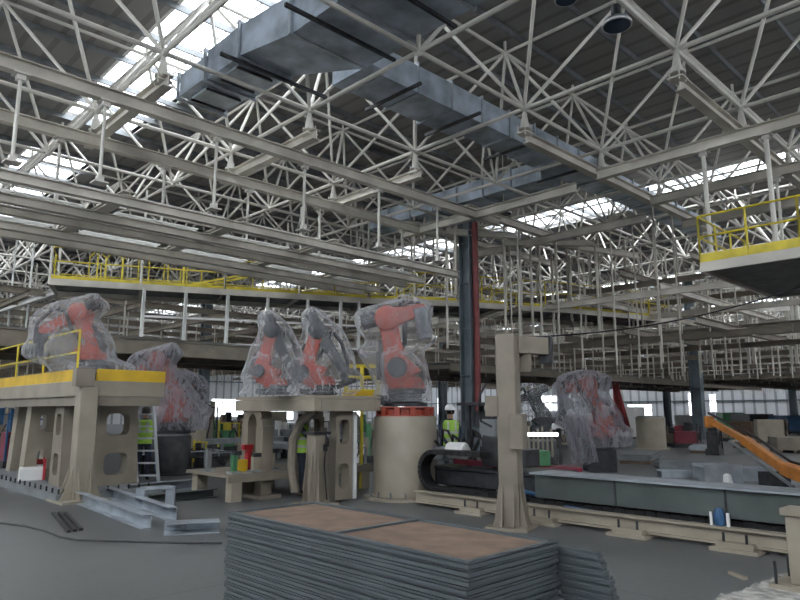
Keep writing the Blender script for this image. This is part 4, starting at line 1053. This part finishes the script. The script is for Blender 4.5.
for k, (x, y, h, m_, lb) in enumerate(((6.6, 11.2, .3, 'green', 'green fixture post at the left end of the low steel table'), (7.0, 11.15, .25, 'cream', 'beige fixture block just right of the yellow box on the low table'),
                                      (7.5, 11.3, .3, 'cream', 'beige fixture post right of the red clamp tower on the low table'), (7.75, 11.9, .42, 'steel', 'grey fixture post near the arched leg on the low table'),
                                      (8.0, 11.3, .34, 'green', 'dull green fixture post near the centre of the low table'), (8.5, 11.2, .38, 'white', 'white fixture post right of the central flared post on the low table'),
                                      (9.0, 11.4, .36, 'cream', 'beige fixture block near the right end of the low table'), (9.4, 11.2, .28, 'white', 'short white fixture block at the right end of the low table'), (6.5, 12.0, .4, 'steel', 'grey fixture post at the back left of the low table'))):
    ft = thing('fixture_post', lb, 'fixture', (x, y, TZ))
    MB().box((x, y, TZ+.02), (.2, .2, .04)).build('foot', 'steel', ft); MB().box((x, y, TZ+.04+h/2), (.09, .09, h)).build('column', m_, ft)
    MB().box((x+.03, y-.03, TZ+h+.07), (.16, .08, .07)).build('clamp_head', 'dark', ft)

# ================================================================== LADDER
ld = atz(148, 489, 0); lt_ = thing('step_ladder', 'aluminium ladder leaning on the end of the left robot platform', 'ladder', (ld.x, ld.y, 0))
r2 = Vector((_R.x, _R.y, 0)); top = atd(141, 372, ld.xy.length+.35); bot = Vector((ld.x, ld.y, .02)); bot = bot+Vector((0, 0, 0))
sides = []
for s in (-.23, .23):
    a = bot+r2*s; b = top+r2*s; sides.append((a, b)); MB().bar(a, b, .05, .07).build('side_rail', 'alu', lt_)
for k in range(1, 10):
    u = k/9.6; MB().bar(sides[0][0].lerp(sides[0][1], u), sides[1][0].lerp(sides[1][1], u), .05, .035).build('rung', 'alu', lt_)
f = Vector((_F.x, _F.y, 0)).normalized()

# ================================================================== PEOPLE
def person(loc, yaw, label, joints, lean=0., vest=True, helmet=True, s=1.):
    t = thing('person', label, 'person', loc, None, yaw)
    J = dict(pel=(0, 0, .94), ch=(0, 0, 1.24), nk=(0, 0, 1.45), hd0=(.01, 0, 1.53), hd=(.02, 0, 1.64), ls=(0, .17, 1.40), rs=(0, -.17, 1.40),
             le=(.02, .24, 1.13), re=(.02, -.24, 1.13), lw=(.12, .22, .90), rw=(.12, -.22, .90), lh=(0, .09, .90), rh=(0, -.09, .90), lk=(.03, .10, .50), rk=(.03, -.10, .50), la=(0, .11, .09), ra=(0, -.11, .09), lt=(.15, .12, .04), rt=(.15, -.12, .04))
    J.update(joints); J = {k: Vector(v)*s for k, v in J.items()}
    names = ['pel', 'ch', 'nk', 'hd0', 'hd', 'ls', 'le', 'lw', 'rs', 're', 'rw', 'lh', 'lk', 'la', 'lt', 'rh', 'rk', 'ra', 'rt']
    rad = dict(pel=.135, ch=.15, nk=.062, hd0=.062, hd=.095, ls=.072, rs=.072, le=.047, re=.047, lw=.032, rw=.032, lh=.095, rh=.095, lk=.065, rk=.065, la=.045, ra=.045, lt=.035, rt=.035)
    E_ = [('pel', 'ch'), ('ch', 'nk'), ('nk', 'hd0'), ('hd0', 'hd'), ('ch', 'ls'), ('ls', 'le'), ('le', 'lw'), ('ch', 'rs'), ('rs', 're'), ('re', 'rw'), ('pel', 'lh'), ('lh', 'lk'), ('lk', 'la'), ('la', 'lt'), ('pel', 'rh'), ('rh', 'rk'), ('rk', 'ra'), ('ra', 'rt')]
    vs = [J[n] for n in names]; R = [rad[n] for n in names]; es = [(names.index(a), names.index(b)) for a, b in E_]
    for e_, w_ in (('le', 'lw'), ('re', 'rw')):           # palms and fingers
        d = (J[w_]-J[e_]).normalized(); side = d.cross(Vector((1, 0, 0))).normalized() if abs(d.x) < .9 else Vector((0, 1, 0)); fw = side.cross(d)
        palm = J[w_]+d*.06; vs.append(palm); R.append(.030); pi = len(vs)-1; es.append((names.index(w_), pi))
        for k, L_ in enumerate((.075, .085, .08, .06)):
            o = side*(k-1.5)*.022; a = palm+d*.035+o; b = a+(d*.9+fw*.4).normalized()*L_*.5; c = b+(d*.6+fw*.8).normalized()*L_*.5
            i = len(vs); vs += [a, b, c]; R += [.010, .009, .008]; es += [(pi, i), (i, i+1), (i+1, i+2)]
        i = len(vs); vs += [palm+side*.035+fw*.02, palm+side*.05+d*.035+fw*.03]; R += [.011, .009]; es += [(pi, i), (i, i+1)]
    me = bpy.data.meshes.new('body'); me.from_pydata(vs, es, []); me.materials.append(M['body'])
    me.skin_vertices or None
    o = bpy.data.objects.new('body', me); COL.objects.link(o); o.parent = t
    sk = o.modifiers.new('skin', 'SKIN')
    if not me.skin_vertices: bpy.context.view_layer.objects.active = o
    lay = me.skin_vertices[0].data if me.skin_vertices else None
    if lay is None:
        bm = bmesh.new(); bm.from_mesh(me); bm.verts.layers.skin.verify(); bm.to_mesh(me); bm.free(); lay = me.skin_vertices[0].data
    for i, r in enumerate(R): lay[i].radius = (r*s, r*s); lay[i].use_root = (i == 0)
    sk.use_smooth_shade = True; sd = o.modifiers.new('sub', 'SUBSURF'); sd.levels = 1; sd.render_levels = 1
    # face: nose, eyes, ears as details of the head mesh's child
    h = J['hd']; q = MB().ball(h+Vector((.10, 0, -.02)), .018, 6, 4, (1, .7, 1.4))
    for sy in (-1, 1): q.ball(h+Vector((0, sy*.095, -.02)), .022, 6, 4, (.8, .5, 1.4))
    lbuild(q, 'nose_and_ears', 'skin', t, True)
    q = MB()
    for sy in (-1, 1): q.ball(h+Vector((.088, sy*.035, .012)), .011, 6, 4)
    q.box(h+Vector((.088, 0, -.06)), (.01, .045, .008)); lbuild(q, 'eyes_and_mouth', 'hair', t)
    lbuild(MB().lathe(h+Vector((-.012, 0, .0)), [(.092, -.06), (.104, 0), (.104, .05), (.08, .095), (.03, .118)], 14), 'hair', 'hair', t, True)
    if helmet:
        q = MB().lathe(h+Vector((0, 0, .03)), [(.120, 0), (.128, .02), (.122, .06), (.10, .105), (.06, .135), (.015, .145)], 18); q.box(h+Vector((.13, 0, .035)), (.09, .15, .012)); q.box(h+Vector((0, 0, .15)), (.16, .03, .03))
        lbuild(q, 'helmet', 'helmet', t, True)
    if vest:
        c0 = J['pel']; c1 = J['ch']; c2 = J['nk']
        rings = []
        for (u, rx, ry) in ((-.06, .150, .185), (.15, .152, .180), (.5, .160, .195), (.8, .158, .215), (1., .145, .21)):
            c = c0.lerp(c1, min(u, 1)); c = c0+(c2-c0)*(.9*max(u, 0))+Vector((0, 0, -.06 if u < 0 else 0)); rings.append((c, rx*s, ry*s))
        rings.append((c2+Vector((0, 0, -.005)), .085*s, .11*s)); n = 18; vs = []; 
        for c, rx, ry in rings: vs += [(c.x+rx*math.cos(2*PI*k/n), c.y+ry*math.sin(2*PI*k/n), c.z) for k in range(n)]
        fs = [(i*n+k, i*n+(k+1) % n, (i+1)*n+(k+1) % n, (i+1)*n+k) for i in range(len(rings)-1) for k in range(n)]
        q = MB().add(vs, fs); v = lbuild(q, 'vest', 'vest', t, True)
        q = MB()
        for i_ in (1, 2):
            c, rx, ry = rings[i_]; q.add([(c.x+(rx+.006)*math.cos(2*PI*k/n), c.y+(ry+.006)*math.sin(2*PI*k/n), c.z+dz) for dz in (-.025, .025) for k in range(n)], [(k, (k+1) % n, n+(k+1) % n, n+k) for k in range(n)])
        for sy in (-1, 1): q.box(c1+Vector((.155, sy*.09, .03)), (.012, .04, .28)); q.box(c1+Vector((-.155, sy*.09, .03)), (.012, .04, .28))
        lbuild(q, 'reflective_tape', 'silver', v, True)
    return t
p = atd(450, 411, 15.4); p.z = 0
person(p, HA+PI+.2, 'worker in a white helmet and lime vest behind the big round pedestal, right side', dict(lw=(.2, .16, 1.02), rw=(.16, -.18, 1.0)))
p = atd(303, 411, 13.6); p.z = 0
person(p, HA-PI/2-.1, 'worker in a white helmet and lime vest seen in profile under the central platform', dict(le=(.16, .2, 1.2), re=(.16, -.2, 1.2), lw=(.4, .14, 1.25), rw=(.4, -.12, 1.22)), s=.95)
p = atd(146, 411, 17.2); p.z = 0
person(p, HA+.15, 'worker in a lime vest seen from behind through the ladder', dict(le=(.12, .22, 1.15), re=(.12, -.22, 1.15), lw=(.3, .16, 1.15), rw=(.3, -.16, 1.15)), helmet=False)

# ================================================================== LOOSE STEEL ON THE FLOOR
def chan(name, label, a, b, w, h, m='galv', z=0., t=.012, flip=1, group=None):
    q = MB().channel((a[0], a[1], z+h/2), (b[0], b[1], z+h/2), w, h, t, flip); o = q.build(name, m); return tag(o, label, 'steel section', group)
a = atz(78, 503, 0); b = atz(146, 529, 0); chan('steel_channel', 'long galvanised channel lying on the floor at left, nearest of the two long ones', a, b, .14, .2)
a = atz(106, 497, 0); b = atz(172, 521, 0); chan('steel_channel', 'second long galvanised channel behind the nearest one on the left floor', a, b, .14, .2)
q = MB(); a = atz(140, 508, 0); b = atz(170, 506, 0)
for c in (a, b): q.box((c.x, c.y, .17), (.07, .16, .34), HA)
q.bar((a.x, a.y, .33), (b.x, b.y, .33), .16, .05); o = q.build('steel_trestle', 'galv'); tag(o, 'small galvanised trestle with a bright top among the channels at left', 'trestle')
a = atz(164, 534, 0); b = atz(219, 531, 0)
tr_ = thing('steel_tray', 'short galvanised trough on the floor just left of the panel stack', 'trough', ((a.x+b.x)/2, (a.y+b.y)/2, 0))
MB().channel((a.x, a.y, .075), (b.x, b.y, .075), .3, .15, .012).build('trough', 'galv', tr_); 
q = MB().box((a.x+.15, a.y-.05, .11), (.04, .32, .08), .4); q.build('end_plate', 'steel', tr_)
a = atz(128, 495, 0); b = atz(200, 488, 0)
bm1 = chan('steel_beam', 'long pale galvanised beam lying across the floor at the foot of the ladder', a, b, .2, .2)
a = atz(150, 504, 0); b = atz(215, 497, 0); chan('steel_beam', 'grey blue steel beam lying on the floor in front of the ladder beam', a, b, .16, .16, 'beamgrey')
for k in range(3):
    a = atz(53+6*k, 514, 0); b = atz(69+6*k, 533-1*k, 0); q = MB().bar((a.x, a.y, .02), (b.x, b.y, .02), .05, .035)
    o = q.build('steel_strip', 'dark'); tag(o, ('left', 'middle', 'right')[k]+'most of three dark steel strips lying side by side on the left floor' if k != 1 else 'middle one of three dark steel strips lying side by side on the left floor', 'strip')
q = []; 
for px, py in ((-30, 520), (0, 523), (25, 526), (45, 531), (60, 537), (78, 540), (110, 541), (150, 542), (190, 543), (222, 543)): v = atz(px, py, .012); q.append((v.x, v.y, .012))
o = MB().path(q, .013, 6).build('floor_cable', 'black', None, True); tag(o, 'thin black cable snaking across the left floor to the panel stack', 'cable')
a = atz(730, 574, 0); b = atz(746, 580, 0); o = MB().bar((a.x, a.y, .015), (b.x, b.y, .015), .05, .03).build('wood_offcut', 'cream'); tag(o, 'small pale offcut lying alone on the right floor', 'offcut')
# galvanised pieces beyond the grey beam
def gp_(px, py, w, d, h, label, m='galv', rz=.3, name='steel_section', cat='steel section'):
    c = atz(px, py, 0); t = MB(); R = rz; t.box((c.x, c.y, h*.08), (w, d, h*.16), R)
    n_ = Vector((-math.sin(R), math.cos(R), 0)); 
    for s in (-1, 1): e = Vector((c.x, c.y, h/2))+n_*s*d/2; t.box(e, (w, .02, h), R)
    for s in (-1, 1): e = Vector((c.x, c.y, h/2))+Vector((math.cos(R), math.sin(R), 0))*s*w/2*.98; t.box(e, (.02, d, h*.7), R)
    o = t.build(name, m); return tag(o, label, cat)
gp_(692, 477, 1.6, .5, .16, 'low grey steel trough lying behind the long beam, left of the boxier one', rz=-.9)
gp_(718, 482, .9, .6, .42, 'boxy galvanised duct piece lying behind the long grey beam', rz=-.75)
gp_(755, 480, 1.8, .5, .3, 'long galvanised piece lying behind the beam below the orange lift arm', rz=-.85)
gp_(682, 468, 1.4, .5, .2, 'dull grey steel piece behind the low trough on the right floor', 'steel', -.9)
gp_(775, 486, .5, .4, .3, 'dark open bin behind the beam, under the orange lift arm', 'dark', -.8, 'bin', 'bin')
c = atz(728, 484, 0); o = MB().lathe((c.x, c.y, 0), [(.10, 0), (.11, .02), (.08, .2), (.04, .23)], 14).build('white_spot_piece', 'white', None, True); tag(o, 'small white piece for a bright spot beside the boxy galvanised duct piece', 'bag')  # white tapered body stands in for a bright white spot
c = atx(716, 521, 8.62); o = MB()
t = thing('small_clamp', 'small blue and white object resting on the rail under the grey beam', 'tool', (8.74, c.y, .26))
MB().lathe((8.74, c.y, .26), [(.06, 0), (.07, .12), (.04, .2)], 12).build('body', 'blue', t, True)
MB().box((8.74, c.y+.1, .33), (.03, .03, .16)).build('white_leg', 'paper', t); MB().box((8.74, c.y-.1, .33), (.03, .03, .16)).build('white_leg', 'paper', t)

# ================================================================== ORANGE LIFT
ol = thing('boom_lift', 'orange boom lift arm slanting down to the right edge of the photo', 'boom lift', atz(800, 500, 0))
a = atd(709, 420, 19.5); b = atd(757, 447, 17.5); c = atd(792, 474, 16.2); d = atd(845, 492, 14.5)
MB().bar(a, b, .14, .14).build('boom_tip', 'orange2', ol, bevel=.02)
MB().bar(b.lerp(a, .25), c, .18, .2).build('boom_mid', 'orange2', ol, bevel=.02)
MB().bar(c.lerp(b, .2), d, .24, .26).build('boom_base', 'orange2', ol, bevel=.02)
q = MB().tube(a.lerp(b, .45)+Vector((0, 0, -.24)), c+Vector((0, 0, -.26)), .04, 10); q.build('lift_cylinder', 'steel', ol, True)
q = MB().path([a+Vector((0, 0, .18)), b+Vector((0, 0, .22)), c+Vector((0, 0, .25)), d+Vector((0, 0, .28))], .03, 6); q.build('hose', 'black', ol, True)
MB().box(a+Vector((0, 0, -.05)), (.24, .24, .3), .5).build('tip_head', 'orange2', ol, bevel=.03)
e = d+Vector((1.2, -1.6, 0)); MB().box((e.x, e.y, .75), (2.2, 1.6, .8), -.5).build('chassis', 'orange2', ol, bevel=.05)
for s in ((-.8, -.8), (.8, -.8), (-.8, .8), (.8, .8)): MB().lathe((e.x+s[0], e.y+s[1]-.12, .4), [(.3, 0), (.4, .04), (.4, .22), (.3, .26)], 20, 'Y').build('wheel', 'black', ol, True)

# ================================================================== BLACK CABLE ACROSS THE RIGHT
p0 = Vector(atd(528, 337, 11.0)); p1 = atd(815, 281, 13.5); pts = []
for k in range(25):
    u = k/24; v = p0.lerp(p1, u); v.z -= .42*4*u*(1-u)*.5*(1); pts.append(v)
o = MB().path(pts, .014, 6).build('overhead_cable', 'black', None, True); tag(o, 'black cable sagging from the beige post arm up to the right edge', 'cable')

# ================================================================== BACKGROUND MACHINES AND GOODS
def conveyor(px, py, L_, W_, h, rz, label, m='steel'):
    c = atz(px, py, 0); t = thing('roller_conveyor', label, 'conveyor', (c.x, c.y, 0), None, rz)
    for s in (-1, 1): lbuild(MB().box((0, s*W_/2, h-.08), (L_, .06, .16)), 'side_frame', m, t)
    n = min(40, int(L_/.16)); q = MB()
    for k in range(n): q.tube((-L_/2+(k+.5)*L_/n, -W_/2, h-.05), (-L_/2+(k+.5)*L_/n, W_/2, h-.05), .035, 8)
    o = lbuild(q, 'rollers', 'galv', t, True)
    n = max(2, int(L_/1.4)+1)
    for k in range(n):
        for s in (-1, 1): lbuild(MB().box((-L_/2+.1+(L_-.2)*k/(n-1), s*W_/2, (h-.16)/2), (.08, .06, h-.16)), 'leg', m, t)
    return t
def machine(px, py, w, d, h, label, body='steel', acc='dark', rz=0., cat='machine', name='machine_unit', seed=0):
    rnd = random.Random(seed+int(px*7+py)); c = atz(px, py, 0); t = thing(name, label, cat, (c.x, c.y, 0), None, rz)
    lbuild(MB().box((0, 0, h*.09), (w, d, h*.18)), 'base_frame', 'dark', t)
    lbuild(MB().box((-w*.08, 0, h*.42), (w*.72, d*.8, h*.5)), 'housing', body, t, bevel=.02)
    for k in range(4):
        x = rnd.uniform(-w*.4, w*.4); hh = h*rnd.uniform(.25, .45)
        lbuild(MB().box((x, rnd.uniform(-.3, .3)*d, h*.62+hh/2), (w*rnd.uniform(.08, .2), d*.25, hh)), 'tool_head', acc if k % 2 else body, t, bevel=.01)
    lbuild(MB().bar((-w*.45, -d*.42, 0), (-w*.45, -d*.42, h), .05).bar((w*.45, -d*.42, 0), (w*.45, -d*.42, h*.9), .05).bar((-w*.45, -d*.42, h*.9), (w*.45, -d*.42, h*.88), .04), 'guard_frame', acc, t)
    pts = [(x_*w, -d*.44, h*(.5+.25*math.sin(x_*9+seed))) for x_ in (-.4, -.25, -.1, .05, .2, .35)]
    lbuild(MB().path(pts, .025, 6), 'hose', 'black', t, True)
    return t
def crate(px, py, w, d, h, label, m='cream', rz=0., name='crate', cat='crate'):
    c = atz(px, py, 0); t = thing(name, label, cat, (c.x, c.y, 0), None, rz)
    q = MB()
    for s in (-1, 0, 1): q.box((0, s*d*.42, .05), (w, .1, .1))
    lbuild(q, 'skids', 'wood', t); lbuild(MB().box((0, 0, .1+(h-.1)/2), (w*.96, d*.96, h-.1)), 'box', m, t, bevel=.01)
    q = MB()
    for sx in (-1, 1):
        for sy in (-1, 1): q.box((sx*w*.47, sy*d*.47, .1+(h-.1)/2), (.08, .08, h-.1))
        q.box((sx*w*.2, 0, h-.02), (.07, d*.99, .05))
    lbuild(q, 'battens', m, t); return t
conveyor(235, 459, 5.2, .8, .72, 0.1, 'long grey roller conveyor behind the low steel table')
conveyor(285, 462, 3.2, .8, .62, 1.4, 'grey roller conveyor seen through the arch of the central platform')
conveyor(180, 470, 3.0, .9, .5, .1, 'low dark roller conveyor right of the ladder', 'dark')
conveyor(355, 455, 4.0, .8, .8, .2, 'roller conveyor between the central platform and the big pedestal')
machine(178, 462, .9, .8, 1.0, 'beige and orange machine box right of the ladder', 'cream', 'orange')
machine(203, 458, .7, .7, 2.0, 'tall brown black tool stand left of the central platform', 'creamdk', 'dark')
machine(222, 452, 1.2, .9, 1.3, 'greenish fixture machine below the bright window at left', 'green', 'yellow', .2)
machine(243, 450, 1.2, .9, 1.3, 'brown and beige fixture machine right below the bright window', 'creamdk', 'wood', .1)
machine(165, 465, .9, .7, 1.1, 'blue grey machine directly behind the ladder', 'blue', 'steel')
machine(284, 447, 1.5, 1., 1.2, 'grey machine framed by the arched leg', 'steel', 'white', .1)
machine(20, 470, 1.1, .8, 1.6, 'red and blue machine seen through the far left leg opening', 'maroon', 'blue')
machine(52, 468, .6, .5, 1.55, 'white and yellow tool stand between the legs of the left platform', 'white', 'yellow')
machine(30, 484, 1.6, .6, .6, 'low pale machine bed under the left platform', 'white', 'red', 1.3)
machine(358, 448, 1.2, 1., 1.5, 'green grey machine left of the big round pedestal', 'green', 'steel', .2)
machine(350, 470, .8, .6, .7, 'small white machine under the right end of the central platform', 'white', 'steel')
machine(388, 447, 1.3, 1., 1.2, 'beige machine hidden behind the big round pedestal', 'cream', 'dark')
machine(428, 452, .9, .8, 1.2, 'dark control stand between the big pedestal and the worker', 'dark', 'blue')
machine(508, 450, 1.4, 1., 1.6, 'dark machine behind the beige post', 'dark', 'steel')
machine(560, 448, 1.2, .8, .9, 'brown fixture rack behind the maroon cart', 'creamdk', 'dark')
for a_ in ((196, 466, .5, .4, .8, 'small dark toolbox machine in front of the tall brown tool stand', 'dark', 'yellow'), (250, 463, .8, .6, .9, 'dull brown jig just left of the arched leg', 'creamdk', 'dark'),
           (212, 470, 1.0, .6, .55, 'low dark bed machine behind the yellow box on the table', 'dark', 'steel'), (295, 458, .8, .6, 1.1, 'dark jig right of the roller conveyor under the arch', 'dark', 'creamdk'),
           (330, 474, .7, .5, .6, 'short dark jig behind the low steel table, right part', 'dark', 'white'), (370, 462, .6, .5, 1.2, 'slim beige jig touching the left outline of the big pedestal', 'creamdk', 'green'),
           (160, 474, .7, .6, .7, 'dark cluttered jig at the ladder foot, right side', 'dark', 'blue'), (262, 455, .7, .6, 1.5, 'tall pale jig between the bright window and the arched leg', 'white', 'steel'),
           (188, 450, 1.1, .8, 1.6, 'brown cluttered rack behind the beige and orange machine box', 'creamdk', 'yellow'), (232, 440, 1.6, .9, 1.6, 'low brown machine row under the bright window', 'wood', 'dark'),
           (318, 446, 1.1, .8, 1.3, 'brown rack behind the worker in profile', 'creamdk', 'dark'), (340, 441, 1.4, .9, 1.6, 'grey rack right behind the white leg of the central platform', 'steel', 'orange'),
           (522, 437, 1.6, 1., 1.5, 'brown rack far behind the maroon cart', 'creamdk', 'wood'), (575, 440, 1.4, 1., 1.2, 'dark rack left of the torn wrapped robot', 'dark', 'creamdk'),
           (660, 436, 2., 1., 1.0, 'brown machine row behind the plain drum pedestal', 'creamdk', 'dark'), (700, 437, 1.4, 1., 1.3, 'dark rack behind the blue grey column foot', 'dark', 'maroon'),
           (725, 441, 1.3, .8, 1.0, 'green brown rack right below the tip of the orange lift', 'creamdk', 'green'), (782, 438, 1.6, .8, 1.1, 'brown rack between the pale crate and the photo edge', 'wood', 'dark'),
           (8, 455, 1.4, .9, 1.7, 'brown rack far behind the leftmost leg opening', 'creamdk', 'blue'), (72, 452, 1.2, .9, 1.8, 'dark rack far behind the corner post of the left platform', 'dark', 'maroon')):
    machine(*a_[:8], rz=.15, seed=3)
# yellow railed stand behind the central platform
ys = thing('yellow_stand', 'small yellow railed stand right behind the central platform', 'stand', atz(361, 470, 0))
o_ = atd(361, 411, 14.6)
q = MB()
for s in (-.36, 0, .36):
    for g in (0, .6):
        v = Vector((o_.x, o_.y, 0))+r2*s+f*g; q.tube((v.x, v.y, 0), (v.x, v.y, 2.65), .025, 6)
q.build('uprights', 'yellow', ys)
for z in (2.1, 2.4, 2.65):
    for g in (0, .6):
        a = Vector((o_.x, o_.y, z))-r2*.36+f*g; b = a+r2*.72; MB().tube(a, b, .022, 6).build('rail', 'yellow', ys)
MB().box((o_.x+f.x*.3, o_.y+f.y*.3, 2.02), (.8, .7, .1), HA-PI/2).build('deck', 'yellowbeam', ys)
# right background
c = atz(652, 449, 0); drum((c.x, c.y, 0), .62, 1.38, 'plain beige drum pedestal standing on the open floor at right')
machine(688, 447, 2.0, 1.2, 1.1, 'reddish machine parts pile left of the blue grey column', 'maroon', 'dark', .3)
machine(672, 446, 1.4, 1., .9, 'grey parts rack right of the plain drum pedestal', 'creamdk', 'dark', .1)
crate(770, 443, 1.7, 1.2, 1.2, 'pale crate on the far floor right of the orange lift arm tip', 'cream', .4)
crate(742, 437, 2.4, 1.4, 1.0, 'brown crate behind the orange lift arm', 'wood', .2)
crate(752, 430, 4.5, 2., 1.4, 'long dark blue machine crate near the far wall, left of the bluer one', 'dark', .7)
crate(792, 432, 4.5, 2., 1.3, 'long blue crate at the right edge near the far wall', 'blue', .6)
crate(731, 428, 2.5, 2., 1.5, 'dark green crate near the far wall beside the thin column', 'green', .6)
crate(690, 431, 3., 2., 1.3, 'white crate near the far wall behind the reddish machine parts', 'paper', .3)
crate(629, 438, 2.4, 1.5, 1.9, 'white boxy cabinet left of the plain drum pedestal', 'paper', .2, 'cabinet', 'cabinet')
crate(790, 452, 1.6, 1.2, .6, 'low beige crate at the right edge behind the lift arm', 'creamdk', .5)
crate(405, 432, 3., 2., 1.6, 'grey crate far behind the big round pedestal', 'steel', .3)
crate(335, 432, 3., 2., 1.5, 'pale crate far behind the central platform', 'paper', .3)
crate(265, 434, 2.5, 2., 1.6, 'beige crate seen under the central platform left part', 'cream', .2)
crate(480, 436, 2.5, 2., 1.7, 'white cabinet far behind the shuttle machine', 'paper', .2, 'cabinet', 'cabinet')
machine(715, 455, .5, .5, 1.3, 'slim dark stand in front of the blue grey column foot', 'dark', 'dark', 0)
pallet_n = 0
for k, (px, py, lb) in enumerate(((640, 462, 'flat stack of grey plates on the open floor behind the long beam'), (705, 452, 'low grey pile of plates at the foot of the blue grey column'), (745, 447, 'low beige pile of boards under the orange lift arm'))):
    c = atz(px, py, 0); t = thing('plate_stack', lb, 'plates', (c.x, c.y, 0), None, .3)
    lbuild(MB().box((0, 0, .05), (2.0, .9, .1)), 'skid', 'wood', t)
    for j in range(4): lbuild(MB().box((random.uniform(-.05, .05), random.uniform(-.04, .04), .13+j*.045), (2.1, 1., .04)), 'plate', ('steel', 'galv', 'creamdk')[k], t)

# ================================================================== LIGHT
w = bpy.data.worlds.new('sky'); scene.world = w; w.use_nodes = True
bg = w.node_tree.nodes['Background']; bg.inputs[0].default_value = (.97, .98, 1., 1); bg.inputs[1].default_value = 7.5
scene.view_settings.view_transform = 'Standard'; scene.view_settings.look = 'None'; scene.view_settings.gamma = 1
scene.view_settings.use_curve_mapping = False; scene.view_settings.exposure = 0.0
